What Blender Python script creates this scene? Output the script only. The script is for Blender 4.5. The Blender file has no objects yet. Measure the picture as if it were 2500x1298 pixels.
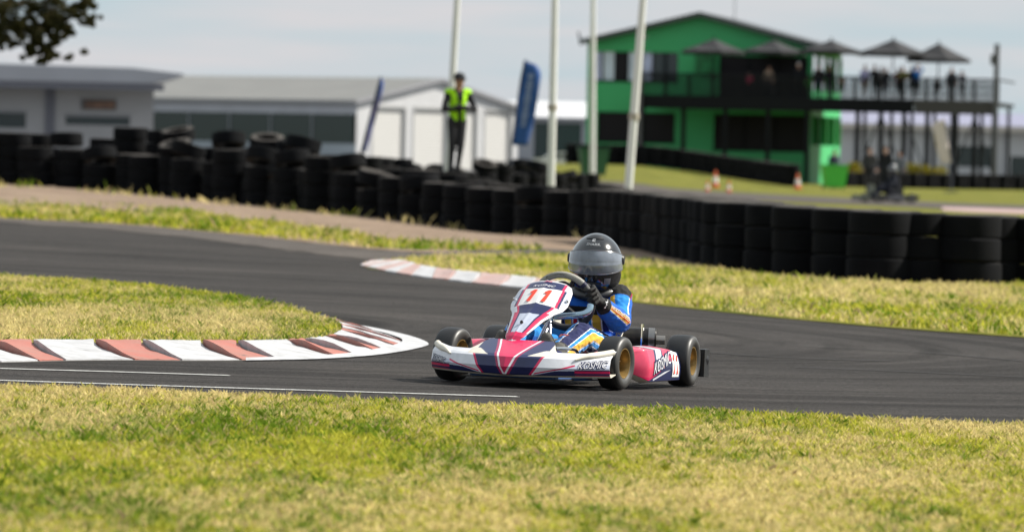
import bpy, bmesh, math, random
import numpy as np
from mathutils import Vector, Matrix, noise as mnoise
R = math.radians
random.seed(7); rng = np.random.default_rng(11)
scene = bpy.context.scene
COL = scene.collection

# ------------------------------------------------------------------ camera
F_PX = 15420.0                     # focal length in photo pixels (photo 2500 wide)
CAM_H = 1.09
HOR_Y = 383.0                      # horizon row at the centre column of the photo
PITCH = math.atan((649 - HOR_Y) / F_PX); ROLL = R(1.2)
FW = Vector((0, math.cos(PITCH), -math.sin(PITCH)))
UP0 = Vector((0, math.sin(PITCH), math.cos(PITCH))); RT0 = Vector((1, 0, 0))
RT = math.cos(ROLL) * RT0 + math.sin(ROLL) * UP0
UPV = math.cos(ROLL) * UP0 - math.sin(ROLL) * RT0
CAM = Vector((0, 0, CAM_H))
cam_d = bpy.data.cameras.new('camera'); cam = bpy.data.objects.new('camera', cam_d); COL.objects.link(cam)
cam.matrix_world = Matrix(((RT.x, UPV.x, -FW.x, CAM.x), (RT.y, UPV.y, -FW.y, CAM.y), (RT.z, UPV.z, -FW.z, CAM.z), (0, 0, 0, 1)))
cam_d.sensor_fit = 'HORIZONTAL'; cam_d.sensor_width = 36; cam_d.lens = F_PX / 2500 * 36
cam_d.clip_start = 0.5; cam_d.clip_end = 8000
cam_d.dof.use_dof = True; cam_d.dof.focus_distance = 30.05; cam_d.dof.aperture_fstop = 5.9
scene.camera = cam

# ------------------------------------------------------------------ sky and sun
SUN_EL = R(43); SUN_AZ = R(14)     # azimuth measured from +X (right) towards +Y (away)
SUN_DIR = Vector((math.cos(SUN_EL) * math.cos(SUN_AZ), math.cos(SUN_EL) * math.sin(SUN_AZ), math.sin(SUN_EL)))
w = bpy.data.worlds.new('World'); scene.world = w; w.use_nodes = True
wn = w.node_tree.nodes; wl = w.node_tree.links; wn.clear()
wo = wn.new('ShaderNodeOutputWorld'); bg = wn.new('ShaderNodeBackground'); sky = wn.new('ShaderNodeTexSky')
sky.sky_type = 'NISHITA'; sky.sun_disc = False; sky.sun_elevation = SUN_EL; sky.sun_rotation = math.pi / 2 - SUN_AZ
sky.dust_density = 1.2; sky.air_density = 1.0; sky.ozone_density = 1.0
tc = wn.new('ShaderNodeTexCoord'); mp = wn.new('ShaderNodeMapping'); mp.inputs['Scale'].default_value = (7, 7, 70)
nz = wn.new('ShaderNodeTexNoise'); nz.inputs['Scale'].default_value = 1.6; nz.inputs['Detail'].default_value = 5; nz.inputs['Roughness'].default_value = .55
cr = wn.new('ShaderNodeValToRGB'); cr.color_ramp.elements[0].position = .38; cr.color_ramp.elements[1].position = .66; cr.color_ramp.elements[0].color = (5.0, 6.1, 6.65, 1); cr.color_ramp.elements[1].color = (6.55, 6.5, 6.75, 1)
mixc = wn.new('ShaderNodeMixRGB'); mixc.inputs['Fac'].default_value = .88   # thin bright cloud over the clear sky
hs = wn.new('ShaderNodeHueSaturation'); hs.inputs['Saturation'].default_value = .62; hs.inputs['Value'].default_value = .80
wl.new(tc.outputs['Generated'], mp.inputs['Vector']); wl.new(mp.outputs['Vector'], nz.inputs['Vector'])
wl.new(nz.outputs['Fac'], cr.inputs['Fac']); wl.new(cr.outputs['Color'], mixc.inputs['Color2'])
wl.new(sky.outputs['Color'], hs.inputs['Color']); wl.new(hs.outputs['Color'], mixc.inputs['Color1'])
wl.new(mixc.outputs['Color'], bg.inputs['Color']); wl.new(bg.outputs['Background'], wo.inputs['Surface'])
bg.inputs['Strength'].default_value = .073
sl = bpy.data.lights.new('sun', 'SUN'); sl.energy = 4.8; sl.angle = R(.6); sl.color = (1, .95, .86)
so = bpy.data.objects.new('sun', sl); COL.objects.link(so); so.location = (40, 10, 60)
so.rotation_euler = SUN_DIR.to_track_quat('Z', 'Y').to_euler()
scene.view_settings.view_transform = 'Standard'; scene.view_settings.look = 'None'
scene.view_settings.exposure = .60; scene.view_settings.gamma = 1; scene.view_settings.use_curve_mapping = False

# ------------------------------------------------------------------ geometry of the place
TILT = .0245                       # the paddock falls gently to the right
def sst(a, b, x):
    t = min(1.0, max(0.0, (x - a) / (b - a))); return t * t * (3 - 2 * t)
def tz(x, y):
    xc = min(40.0, max(-40.0, x)); f = 1 - sst(140, 200, y)
    z = -TILT * xc * f
    g = sst(85, 100, y) * f
    if g > 0: z += g * (.16 * sst(-3, -9, x) - .14 * math.exp(-((x - .3) / 2.2) ** 2))
    if 200 < y < 420: z += .82 * sst(-3, 2, x) * (1 - sst(5.5, 13.5, x)) * sst(225, 280, y) * (1 - sst(303, 312, y))
    z += .16 * math.exp(-((y - 111) / 2.2) ** 2 - ((x + 1.0) / 1.8) ** 2)
    return z
def ray(px, py):
    return (FW + RT * ((px - 1250) / F_PX) + UPV * (-(py - 649) / F_PX))
def at_y(px, py, y):               # the point seen at a pixel at a known distance
    d = ray(px, py); return CAM + d * (y / d.y)
def gp(px, py, dz=0.0):            # the ground point seen at a pixel
    d = ray(px, py); lo, hi = 2.0, 2.0
    step = 1.0
    while hi < 4000:
        p = CAM + d * hi
        if p.z < tz(p.x, p.y) + dz: break
        lo = hi; hi += step
        if hi > 250: step = 10
    for _ in range(40):
        m = (lo + hi) / 2; p = CAM + d * m
        if p.z < tz(p.x, p.y) + dz: hi = m
        else: lo = m
    p = CAM + d * hi
    return Vector((p.x, p.y, tz(p.x, p.y) + dz))
def gx(px, y):                     # ground point in a pixel column at a distance
    p = at_y(px, 500, y); p = at_y(px, 500 + (p.z - tz(p.x, y)) * F_PX / y, y)
    return Vector((p.x, y, tz(p.x, y)))

# ------------------------------------------------------------------ materials
MATS = {}
def mat(name, col, rough=.6, metal=0., spec=.5, var=0., vscale=8., bump=0., bscale=60., coat=0., col2=None, detail=4):
    if name in MATS: return MATS[name]
    m = bpy.data.materials.new(name); m.use_nodes = True; nt = m.node_tree; b = nt.nodes['Principled BSDF']
    b.inputs['Base Color'].default_value = (*col, 1); b.inputs['Roughness'].default_value = rough
    b.inputs['Metallic'].default_value = metal; b.inputs['Specular IOR Level'].default_value = spec
    b.inputs['Coat Weight'].default_value = coat; b.inputs['Coat Roughness'].default_value = .08
    tcn = nt.nodes.new('ShaderNodeTexCoord')
    if var > 0 or col2:
        n = nt.nodes.new('ShaderNodeTexNoise'); n.inputs['Scale'].default_value = vscale; n.inputs['Detail'].default_value = detail
        nt.links.new(tcn.outputs['Object'], n.inputs['Vector'])
        r = nt.nodes.new('ShaderNodeValToRGB'); r.color_ramp.elements[0].position = .32; r.color_ramp.elements[1].position = .68
        c2 = col2 if col2 else tuple(min(1, c * (1 + var)) for c in col); c1 = col if col2 else tuple(c * (1 - var) for c in col)
        r.color_ramp.elements[0].color = (*c1, 1); r.color_ramp.elements[1].color = (*c2, 1)
        nt.links.new(n.outputs['Fac'], r.inputs['Fac']); nt.links.new(r.outputs['Color'], b.inputs['Base Color'])
    if bump > 0:
        n = nt.nodes.new('ShaderNodeTexNoise'); n.inputs['Scale'].default_value = bscale; n.inputs['Detail'].default_value = 3
        nt.links.new(tcn.outputs['Object'], n.inputs['Vector'])
        bp = nt.nodes.new('ShaderNodeBump'); bp.inputs['Strength'].default_value = bump; bp.inputs['Distance'].default_value = .01
        nt.links.new(n.outputs['Fac'], bp.inputs['Height']); nt.links.new(bp.outputs['Normal'], b.inputs['Normal'])
    MATS[name] = m; return m
def attr_mat(name, rough=.5, spec=.5, coat=0., bump=0., bscale=60., var=.0, vscale=30., sheen=0.):
    if name in MATS: return MATS[name]
    m = mat(name, (.5, .5, .5), rough, 0, spec, bump=bump, bscale=bscale, coat=coat); nt = m.node_tree; b = nt.nodes['Principled BSDF']
    a = nt.nodes.new('ShaderNodeAttribute'); a.attribute_name = 'Col'
    src = a.outputs['Color']
    if var > 0:
        tcn = nt.nodes.new('ShaderNodeTexCoord'); n = nt.nodes.new('ShaderNodeTexNoise'); n.inputs['Scale'].default_value = vscale; n.inputs['Detail'].default_value = 5
        nt.links.new(tcn.outputs['Object'], n.inputs['Vector'])
        mr = nt.nodes.new('ShaderNodeMapRange'); mr.inputs[1].default_value = .3; mr.inputs[2].default_value = .7; mr.inputs[3].default_value = 1 - var; mr.inputs[4].default_value = 1 + var * .5
        nt.links.new(n.outputs['Fac'], mr.inputs[0])
        mx = nt.nodes.new('ShaderNodeVectorMath'); mx.operation = 'SCALE'
        nt.links.new(a.outputs['Color'], mx.inputs[0]); nt.links.new(mr.outputs[0], mx.inputs['Scale']); src = mx.outputs[0]
    nt.links.new(src, b.inputs['Base Color'])
    b.inputs['Sheen Weight'].default_value = sheen
    return m

# ------------------------------------------------------------------ object helpers
def link(name, me, material=None, parent=None, smooth=False, kind=None):
    o = bpy.data.objects.new(name, me); COL.objects.link(o)
    if material:
        if isinstance(material, (list, tuple)):
            for m in material: me.materials.append(m)
        elif not me.materials: me.materials.append(material)
    if parent is not None: o.parent = parent
    if smooth: me.polygons.foreach_set('use_smooth', [True] * len(me.polygons))
    if kind: o['kind'] = kind
    return o
def mesh(name, verts, faces):
    me = bpy.data.meshes.new(name); me.from_pydata([tuple(v) for v in verts], [], [tuple(f) for f in faces]); me.update(); return me
def tag(o, label=None, cat=None, group=None, kind=None):
    if label: o['label'] = label
    if cat: o['category'] = cat
    if group: o['group'] = group
    if kind: o['kind'] = kind
    return o
def empty(name, loc=(0, 0, 0), rz=0., label=None, cat=None, group=None):
    o = bpy.data.objects.new(name, None); COL.objects.link(o); o.location = loc; o.rotation_euler = (0, 0, rz)
    o.empty_display_size = .1
    return tag(o, label, cat, group)
def set_col(me, cols):             # one colour per face
    a = me.color_attributes.new('Col', 'FLOAT_COLOR', 'CORNER')
    arr = np.ones((len(me.loops), 4), dtype=np.float32); k = 0
    n = np.zeros(len(me.polygons), dtype=np.int32); me.polygons.foreach_get('loop_total', n)
    arr[:, :3] = np.repeat(np.asarray(cols, dtype=np.float32)[:, :3], n, axis=0)
    a.data.foreach_set('color', arr.ravel())
class MB:                          # collects shapes for ONE mesh
    def __init__(s): s.v = []; s.f = []
    def add(s, vs, fs):
        b = len(s.v); s.v += [Vector(v) for v in vs]; s.f += [tuple(i + b for i in f) for f in fs]; return s
    def box(s, c, d, rz=0., rx=0., ry=0.):
        hx, hy, hz = d[0] / 2, d[1] / 2, d[2] / 2; c = Vector(c)
        M = Matrix.Rotation(rz, 3, 'Z') @ Matrix.Rotation(ry, 3, 'Y') @ Matrix.Rotation(rx, 3, 'X')
        vs = [c + M @ Vector((x * hx, y * hy, z * hz)) for x in (-1, 1) for y in (-1, 1) for z in (-1, 1)]
        return s.add(vs, [(0, 1, 3, 2), (4, 6, 7, 5), (0, 4, 5, 1), (2, 3, 7, 6), (0, 2, 6, 4), (1, 5, 7, 3)])
    def b2(s, lo, hi):
        return s.box([(a + b) / 2 for a, b in zip(lo, hi)], [abs(b - a) for a, b in zip(lo, hi)])
    def tube(s, pts, r, n=8, closed=False, caps=True):
        pts = [Vector(p) for p in pts]; m = len(pts); rs = r if isinstance(r, (list, tuple)) else [r] * m
        base = len(s.v); up = Vector((0, 0, 1)); prev = None
        for i, p in enumerate(pts):
            if closed: t = pts[(i + 1) % m] - pts[i - 1]
            else: t = (pts[min(i + 1, m - 1)] - pts[max(i - 1, 0)])
            t.normalize()
            if prev is None:
                a = up if abs(t.dot(up)) < .95 else Vector((1, 0, 0))
                e1 = t.cross(a).normalized()
            else:
                e1 = (prev - t * prev.dot(t)).normalized()
            prev = e1; e2 = t.cross(e1)
            for k in range(n):
                an = 2 * math.pi * k / n; s.v.append(p + (e1 * math.cos(an) + e2 * math.sin(an)) * rs[i])
        for i in range(m if closed else m - 1):
            j = (i + 1) % m
            for k in range(n):
                k2 = (k + 1) % n; s.f.append((base + i * n + k, base + i * n + k2, base + j * n + k2, base + j * n + k))
        if caps and not closed:
            s.f.append(tuple(base + k for k in range(n))[::-1]); s.f.append(tuple(base + (m - 1) * n + k for k in range(n)))
        return s
    def cone(s, p0, p1, r0, r1, n=16): return s.tube([p0, p1], [r0, r1], n)
    def lathe(s, prof, c=(0, 0, 0), axis='Z', n=24, closed=True):    # profile of (radius, height)
        base = len(s.v); c = Vector(c); m = len(prof)
        for k in range(n):
            a = 2 * math.pi * k / n
            for r, h in prof:
                if axis == 'Z': s.v.append(c + Vector((r * math.cos(a), r * math.sin(a), h)))
                elif axis == 'X': s.v.append(c + Vector((h, r * math.cos(a), r * math.sin(a))))
                else: s.v.append(c + Vector((r * math.cos(a), h, r * math.sin(a))))
        for k in range(n):
            k2 = (k + 1) % n
            for i in range(m if closed else m - 1):
                j = (i + 1) % m; s.f.append((base + k * m + i, base + k2 * m + i, base + k2 * m + j, base + k * m + j))
        return s
    def build(s, name, material, parent=None, smooth=False, kind=None, bevel=0.):
        me = mesh(name, s.v, s.f)
        bm = bmesh.new(); bm.from_mesh(me)
        if bevel > 0: bmesh.ops.bevel(bm, geom=list(bm.edges), offset=bevel, segments=2, affect='EDGES', clamp_overlap=True)
        bmesh.ops.recalc_face_normals(bm, faces=list(bm.faces)); bm.to_mesh(me); bm.free()
        o = link(name, me, material, parent, smooth, kind)
        if smooth == 'auto' or smooth: 
            try: me.set_sharp_from_angle(angle=R(40))
            except Exception: pass
        return o
def copy_tree(o, parent=None):
    c = o.copy(); COL.objects.link(c); c.parent = parent
    for ch in [x for x in KIDS.get(o.name, o.children)]: copy_tree(ch, c)
    return c
KIDS = {}
def sheet(name, poly, dz, material, kind='structure', parent=None, thick=0.):   # a flat polygon on the ground plane
    bm = bmesh.new(); vs = [bm.verts.new((p.x, p.y, tz(p.x, p.y) + dz)) for p in poly]
    f = bm.faces.new(vs); bmesh.ops.triangulate(bm, faces=[f]); bmesh.ops.recalc_face_normals(bm, faces=list(bm.faces))
    for f in bm.faces:
        if f.normal.z < 0: f.normal_flip()
    me = bpy.data.meshes.new(name); bm.to_mesh(me); bm.free()
    return link(name, me, material, parent, kind=kind)
def catmull(pts, n=8, closed=False):
    out = []; m = len(pts); P = [Vector(p) for p in pts]
    rngi = range(m) if closed else range(m - 1)
    for i in rngi:
        p0 = P[(i - 1) % m] if closed or i > 0 else P[0] * 2 - P[1]; p1 = P[i]; p2 = P[(i + 1) % m]
        p3 = P[(i + 2) % m] if closed or i + 2 < m else P[-1] * 2 - P[-2]
        for k in range(n):
            t = k / n
            out.append(.5 * ((2 * p1) + (p2 - p0) * t + (2 * p0 - 5 * p1 + 4 * p2 - p3) * t * t + (3 * p1 - p0 - 3 * p2 + p3) * t ** 3))
    if not closed: out.append(P[-1])
    return out
def text_geo(s, shear=0., offset=0., extrude=0., spacing=1.0, res=2):   # 2D glyph outlines as triangles, height 1, starting at x = 0
    cu = bpy.data.curves.new('t', 'FONT'); cu.body = s; cu.size = 1.0; cu.shear = shear; cu.offset = offset; cu.space_character = spacing; cu.resolution_u = res
    ob = bpy.data.objects.new('t', cu); COL.objects.link(ob)
    dg = bpy.context.evaluated_depsgraph_get(); dg.update(); me = bpy.data.meshes.new_from_object(ob.evaluated_get(dg))
    bm = bmesh.new(); bm.from_mesh(me); bmesh.ops.triangulate(bm, faces=list(bm.faces))
    for _ in range(2): 
        long = [e for e in bm.edges if e.calc_length() > .25]
        if long: bmesh.ops.subdivide_edges(bm, edges=long, cuts=1)
    bmesh.ops.triangulate(bm, faces=list(bm.faces))
    vs = [v.co.copy() for v in bm.verts]; bm.verts.index_update(); fs = [tuple(v.index for v in f.verts) for f in bm.faces]
    bm.free(); bpy.data.objects.remove(ob); bpy.data.curves.remove(cu); bpy.data.meshes.remove(me)
    return vs, fs
def text_on(name, s, fn, material, parent=None, **kw):   # fn maps glyph (x, y) to a point on the carrier
    vs, fs = text_geo(s, **kw)
    x1 = max(v.x for v in vs); x0 = min(v.x for v in vs)
    me = mesh(name, [fn((v.x - x0) / (x1 - x0), v.y / .73) for v in vs], fs)
    return link(name, me, material, parent)
def inpoly(poly, X, Y):
    inside = np.zeros(len(X), bool); n = len(poly)
    for i in range(n):
        x1, y1 = poly[i][0], poly[i][1]; x2, y2 = poly[(i + 1) % n][0], poly[(i + 1) % n][1]
        c = ((y1 > Y) != (y2 > Y)) & (X < (x2 - x1) * (Y - y1) / ((y2 - y1) if y2 != y1 else 1e-9) + x1)
        inside ^= c
    return inside

# ================================================================== ground, track, kerbs, grass
def vnoise(X, Y, s, seed):
    r = np.random.default_rng(seed); G = r.random((257, 257)); x = X / s + 5000.3; y = Y / s + 5000.7
    xi = np.floor(x).astype(int); yi = np.floor(y).astype(int); fx = x - xi; fy = y - yi; fx = fx * fx * (3 - 2 * fx); fy = fy * fy * (3 - 2 * fy)
    a = G[xi % 256, yi % 256]; b = G[(xi + 1) % 256, yi % 256]; c = G[xi % 256, (yi + 1) % 256]; d = G[(xi + 1) % 256, (yi + 1) % 256]
    return (a * (1 - fx) + b * fx) * (1 - fy) + (c * (1 - fx) + d * fx) * fy
def ground_material(name, stops, scale, fine, bump=.4, rough=.95, bscale=90, rubber=False, grain=.4):
    m = bpy.data.materials.new(name); m.use_nodes = True; nt = m.node_tree; b = nt.nodes['Principled BSDF']
    b.inputs['Roughness'].default_value = rough; b.inputs['Specular IOR Level'].default_value = .12
    t = nt.nodes.new('ShaderNodeTexCoord'); n1 = nt.nodes.new('ShaderNodeTexNoise'); n1.inputs['Scale'].default_value = scale; n1.inputs['Detail'].default_value = 8; n1.inputs['Roughness'].default_value = .62
    nt.links.new(t.outputs['Object'], n1.inputs['Vector'])
    r = nt.nodes.new('ShaderNodeValToRGB'); e = r.color_ramp.elements
    while len(e) < len(stops): e.new(.5)
    for i, (p, c) in enumerate(stops): e[i].position = p; e[i].color = (*c, 1)
    nt.links.new(n1.outputs['Fac'], r.inputs['Fac'])
    n2 = nt.nodes.new('ShaderNodeTexNoise'); n2.inputs['Scale'].default_value = fine; n2.inputs['Detail'].default_value = 3
    nt.links.new(t.outputs['Object'], n2.inputs['Vector'])
    mr = nt.nodes.new('ShaderNodeMapRange'); mr.inputs[1].default_value = .25; mr.inputs[2].default_value = .75; mr.inputs[3].default_value = 1 - grain; mr.inputs[4].default_value = 1 + grain
    nt.links.new(n2.outputs['Fac'], mr.inputs[0])
    sc = nt.nodes.new('ShaderNodeVectorMath'); sc.operation = 'SCALE'; nt.links.new(r.outputs['Color'], sc.inputs[0]); nt.links.new(mr.outputs[0], sc.inputs['Scale'])
    out = sc.outputs[0]
    if rubber:                      # rubber laid down in long streaks round the corner
        vm = nt.nodes.new('ShaderNodeVectorMath'); vm.operation = 'DISTANCE'; vm.inputs[1].default_value = (-4.6, 39.5, 0); nt.links.new(t.outputs['Object'], vm.inputs[0])
        cx = nt.nodes.new('ShaderNodeCombineXYZ'); nt.links.new(vm.outputs['Value'], cx.inputs['X'])
        sm = nt.nodes.new('ShaderNodeVectorMath'); sm.operation = 'MULTIPLY_ADD'; sm.inputs[1].default_value = (.05, .05, 0); nt.links.new(t.outputs['Object'], sm.inputs[0]); nt.links.new(cx.outputs[0], sm.inputs[2])
        n3 = nt.nodes.new('ShaderNodeTexNoise'); n3.inputs['Scale'].default_value = 3.2; n3.inputs['Detail'].default_value = 6; n3.inputs['Roughness'].default_value = .6
        nt.links.new(sm.outputs[0], n3.inputs['Vector'])
        m3 = nt.nodes.new('ShaderNodeMapRange'); m3.inputs[1].default_value = .42; m3.inputs[2].default_value = .64; m3.inputs[3].default_value = 1.2; m3.inputs[4].default_value = .55
        nt.links.new(n3.outputs['Fac'], m3.inputs[0])
        s2 = nt.nodes.new('ShaderNodeVectorMath'); s2.operation = 'SCALE'; nt.links.new(out, s2.inputs[0]); nt.links.new(m3.outputs[0], s2.inputs['Scale']); out = s2.outputs[0]
    nt.links.new(out, b.inputs['Base Color'])
    if bump:
        n4 = nt.nodes.new('ShaderNodeTexNoise'); n4.inputs['Scale'].default_value = bscale; n4.inputs['Detail'].default_value = 4; nt.links.new(t.outputs['Object'], n4.inputs['Vector'])
        bp = nt.nodes.new('ShaderNodeBump'); bp.inputs['Strength'].default_value = bump; bp.inputs['Distance'].default_value = .02
        nt.links.new(n4.outputs['Fac'], bp.inputs['Height']); nt.links.new(bp.outputs['Normal'], b.inputs['Normal'])
    return m
M_turf = ground_material('turf', [(.30, (.060, .075, .008)), (.45, (.12, .128, .016)), (.58, (.17, .16, .030)), (.72, (.23, .19, .065))], .9, 14, .5)
M_dirt = ground_material('dirt', [(.3, (.17, .12, .085)), (.55, (.25, .185, .135)), (.75, (.31, .24, .18))], .6, 9, .6)
M_track = ground_material('asphalt', [(.28, (.037, .034, .0325)), (.52, (.051, .0465, .044)), (.75, (.072, .065, .060))], .5, 62, .8, .85, 170, rubber=True, grain=.75)
M_shoulder = ground_material('old_asphalt', [(.3, (.075, .066, .060)), (.6, (.10, .088, .080)), (.8, (.13, .112, .10))], .8, 20, .5, .9)

xs = [-4000, -1500, -600, -200, -80, -40, -20, -12, -9, -7.5, -6, -4.5, -3, -2, -1, 0, 1, 2, 3, 4.5, 6, 9, 12, 20, 40, 80, 200, 600, 1500, 4000]
ys = [-30, 0, 20, 40, 60, 80, 85, 88, 91, 94, 97, 100, 105, 110, 115, 120, 130, 140] + list(range(145, 205, 5)) + [230, 300, 450, 700, 1200, 2500, 6000]
vs = [(x, y, tz(x, y)) for y in ys for x in xs]; nx = len(xs)
fs = [(j * nx + i, j * nx + i + 1, (j + 1) * nx + i + 1, (j + 1) * nx + i) for j in range(len(ys) - 1) for i in range(nx - 1)]
link('ground', mesh('ground', vs, fs), M_turf, kind='structure')

NEAR = [(-1800, 888), (-400, 935), (0, 948), (300, 958), (600, 972), (900, 985), (1200, 998), (1500, 1006), (1800, 1016), (2100, 1030), (2500, 1044), (2900, 1060), (4600, 1136)]
KO = [(-420, 893), (0, 888), (150, 884), (300, 882.5), (450, 884), (600, 884), (750, 881), (850, 876), (930, 869), (1000, 858), (1040, 848), (1046, 843), (1035, 835), (1000, 823), (950, 811), (900, 801), (850, 793), (810, 788), (770, 784)]
KI = [(-420, 855), (0, 851), (150, 850), (300, 850.5), (450, 851), (600, 851), (700, 849), (760, 845), (800, 838), (822, 829), (832, 820), (831, 813), (826, 807), (818, 801), (808, 796), (798, 792), (788, 788.5), (779, 786), (770, 783.5)]
ISL = [(700, 762), (600, 742), (500, 727), (400, 714), (300, 705), (200, 697), (100, 691), (0, 686), (-420, 668), (-1800, 606), (-1800, 806)]
FARL = [(-420, 505), (0, 534), (300, 550), (600, 577), (760, 594), (900, 609), (1050, 618), (1200, 612), (1350, 610), (1500, 622), (1650, 642), (1750, 655), (1860, 672), (2000, 684), (2200, 694)]
FKO = [(4600, 1010), (2900, 862), (2500, 826), (2300, 812), (2100, 796), (1900, 778), (1700, 757), (1550, 740), (1420, 722), (1290, 706), (1150, 692), (1050, 681), (960, 668), (905, 658), (880, 651)]
G = lambda L: [gp(*p) for p in L]
near_w, ko_w, ki_w, isl_w, farl_w, fko_w = G(NEAR), G(KO), G(KI), G(ISL), G(FARL), G(FKO)
fkt = G([(880, 651), (920, 644), (1000, 636), (1100, 629), (1250, 626), (1400, 630), (1560, 642), (1700, 655), (1800, 668), (1900, 682), (2050, 690), (2200, 697), (2500, 700), (2900, 712), (4600, 775)])
# one asphalt sheet under track, infield and shoulders; the grassed islands stand on top of it
trk = [p for p in near_w] + [gx(4600, 62), gx(2900, 66), gx(2300, 72), gx(1800, 79), gx(1500, 84), gx(700, 84), gx(-1800, 84)]
sheet('track', trk, .004, M_track)
def strip(name, A, B, dz, material, n=40, m=4, kind='structure', edge=0.):    # a ground-hugging sheet between two lines
    ca = catmull(A, 6); cb = catmull(B, 6); vs = []; k = max(len(ca), len(cb))
    pick = lambda c, u: c[min(len(c) - 1, int(u * (len(c) - 1)))].lerp(c[min(len(c) - 1, int(u * (len(c) - 1)) + 1)], u * (len(c) - 1) % 1)
    for i in range(n + 1):
        a = pick(ca, i / n); b = pick(cb, i / n)
        for j in range(m + 1):
            p = a.lerp(b, j / m)
            if edge and j in (0, m): p = p + (b - a) * (random.uniform(-edge, edge))
            vs.append((p.x, p.y, tz(p.x, p.y) + dz))
    fs = [(i * (m + 1) + j, i * (m + 1) + j + 1, (i + 1) * (m + 1) + j + 1, (i + 1) * (m + 1) + j) for i in range(n) for j in range(m)]
    o = link(name, mesh(name, vs, fs), material, kind=kind)
    bm = bmesh.new(); bm.from_mesh(o.data)
    for f in bm.faces:
        if f.normal.z < 0: f.normal_flip()
    bm.to_mesh(o.data); bm.free(); return o
back_line = [gx(-420, 124), gx(0, 122), gx(300, 121), gx(600, 119), gx(900, 114), gx(1200, 108), gx(1510, 98), gx(1800, 82), gx(2000, 72), gx(2250, 69)]
strip('dirt_verge', farl_w, back_line, .012, M_dirt, 90, 10)
sh = [gp(x, y + 9 + .022 * x if x < 800 else y + 26) for x, y in FARL[:12]]
strip('track_shoulder', [p.copy() for p in farl_w[:12]], sh, .009, M_shoulder, 70, 3, edge=.10)
sheet('infield_island', [p for p in ki_w] + isl_w, .03, M_turf)
sheet('far_island', [p for p in fkt] + fko_w[:-1], .009, M_turf)

# white timing lines painted on the track
M_line = mat('line_paint', (.62, .62, .60), .7, var=.35, vscale=40)
def paint_line(pts, wd):
    w = G(pts); L = []; Rr = []
    for i, p in enumerate(w):
        t = (w[min(i + 1, len(w) - 1)] - w[max(i - 1, 0)]); n = Vector((-t.y, t.x, 0)).normalized() * wd / 2; L.append(p + n); Rr.append(p - n)
    return sheet('track_line', L + Rr[::-1], .009, M_line)
tag(paint_line([(-300, 894), (0, 903), (280, 911), (560, 920)], .055)); tag(paint_line([(-300, 923), (0, 932), (420, 946), (840, 959), (1265, 972)], .055))

M_mark = mat('tyre_mark', (.018, .017, .018), .9, var=.3, vscale=6)
for q in ([(1930, 846), (2100, 854), (2300, 866), (2520, 886)], [(1940, 899), (2100, 905), (2300, 914), (2520, 924)], [(1720, 862), (1850, 872), (2020, 880), (2180, 884)]):
    o = paint_line(q, .05); o.name = 'tyre_mark'; o.data.materials.clear(); o.data.materials.append(M_mark)
# kerbs: single painted concrete blocks with joints, plus a flat white lip round the tip
def noisy_paint(name, c, worn, sc=7):
    m = mat(name, worn, .75, col2=c, vscale=sc, bump=.5, bscale=40, detail=8); nt = m.node_tree; r = [n for n in nt.nodes if n.type == 'VALTORGB'][0]
    e = r.color_ramp.elements.new(.30); e.color = (.10, .095, .09, 1); r.color_ramp.elements[0].color = (.08, .075, .07, 1); r.color_ramp.elements[0].position = .24
    e2 = r.color_ramp.elements.new(.345); e2.color = (*worn, 1)
    return m
M_kw = noisy_paint('kerb_white', (.50, .50, .52), (.36, .36, .37)); M_kr = noisy_paint('kerb_red', (.40, .12, .09), (.33, .15, .12))
M_kb = mat('kerb_base', (.13, .12, .11), .9, bump=.5)
def kerb(name, O, I, bounds, h0, h1, first, skew, base_name='kerb'):
    co = catmull(O, 10); ci = catmull(I, 10)
    def at(c, u): 
        u = min(1, max(0, u)) * (len(c) - 1); i = min(int(u), len(c) - 2); return c[i].lerp(c[i + 1], u - i)
    n = 120; vs = []
    for i in range(n + 1):
        o = at(co, i / n); q = at(ci, i / n)
        vs += [(o.x, o.y, tz(o.x, o.y) + .006), (q.x, q.y, tz(q.x, q.y) + h1 * .55)]
    root = link(name, mesh(name, vs, [(2 * i, 2 * i + 1, 2 * i + 3, 2 * i + 2) for i in range(n)]), M_kb, kind='structure')
    for k in range(len(bounds) - 1):
        a, b = bounds[k], bounds[k + 1]; g = min(.0012, (b - a) * .05); vs = []; st = 6; ww = 6
        for i in range(st + 1):
            u = a + g + (b - a - 2 * g) * i / st
            for j in range(ww + 1):
                v = j / ww; o = at(co, u + skew * (1 - v) * (1 - sst(.38, .52, u))); q = at(ci, u); p = o.lerp(q, .03 + .94 * v)
                rib = (.034 * (1 - .7 * sst(.40, .5, u)) * (1 - i / st) ** 1.3) * max(0, math.sin(math.pi * min(1, max(0, (v - .1) / .8)))) ** .6
                z = tz(p.x, p.y) + h0 + (h1 - h0) * v + rib + random.uniform(-.003, .003)
                vs.append((p.x, p.y, z))
        m1 = ww + 1; fs = [(i * m1 + j, i * m1 + j + 1, (i + 1) * m1 + j + 1, (i + 1) * m1 + j) for i in range(st) for j in range(ww)]
        nb = len(vs); ring = [j for j in range(m1)] + [i * m1 + ww for i in range(1, st + 1)] + [st * m1 + j for j in range(ww - 1, -1, -1)] + [i * m1 for i in range(st - 1, 0, -1)]
        for q in ring: p = vs[q]; vs.append((p[0], p[1], tz(p[0], p[1]) + .007))
        for i in range(len(ring)):
            j = (i + 1) % len(ring); fs.append((ring[i], ring[j], nb + j, nb + i))
        mb = MB(); mb.add(vs, fs); mb.build('kerb_block', (M_kr, M_kw)[(k + first) % 2], root, smooth=True)
    return root
kb = [0, .02, .05, .0778, .1408, .1834, .2372, .2687, .333, .3657, .43, .465, .53, .56, .62, .65, .72, .75, .83, .86, .98]
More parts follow.
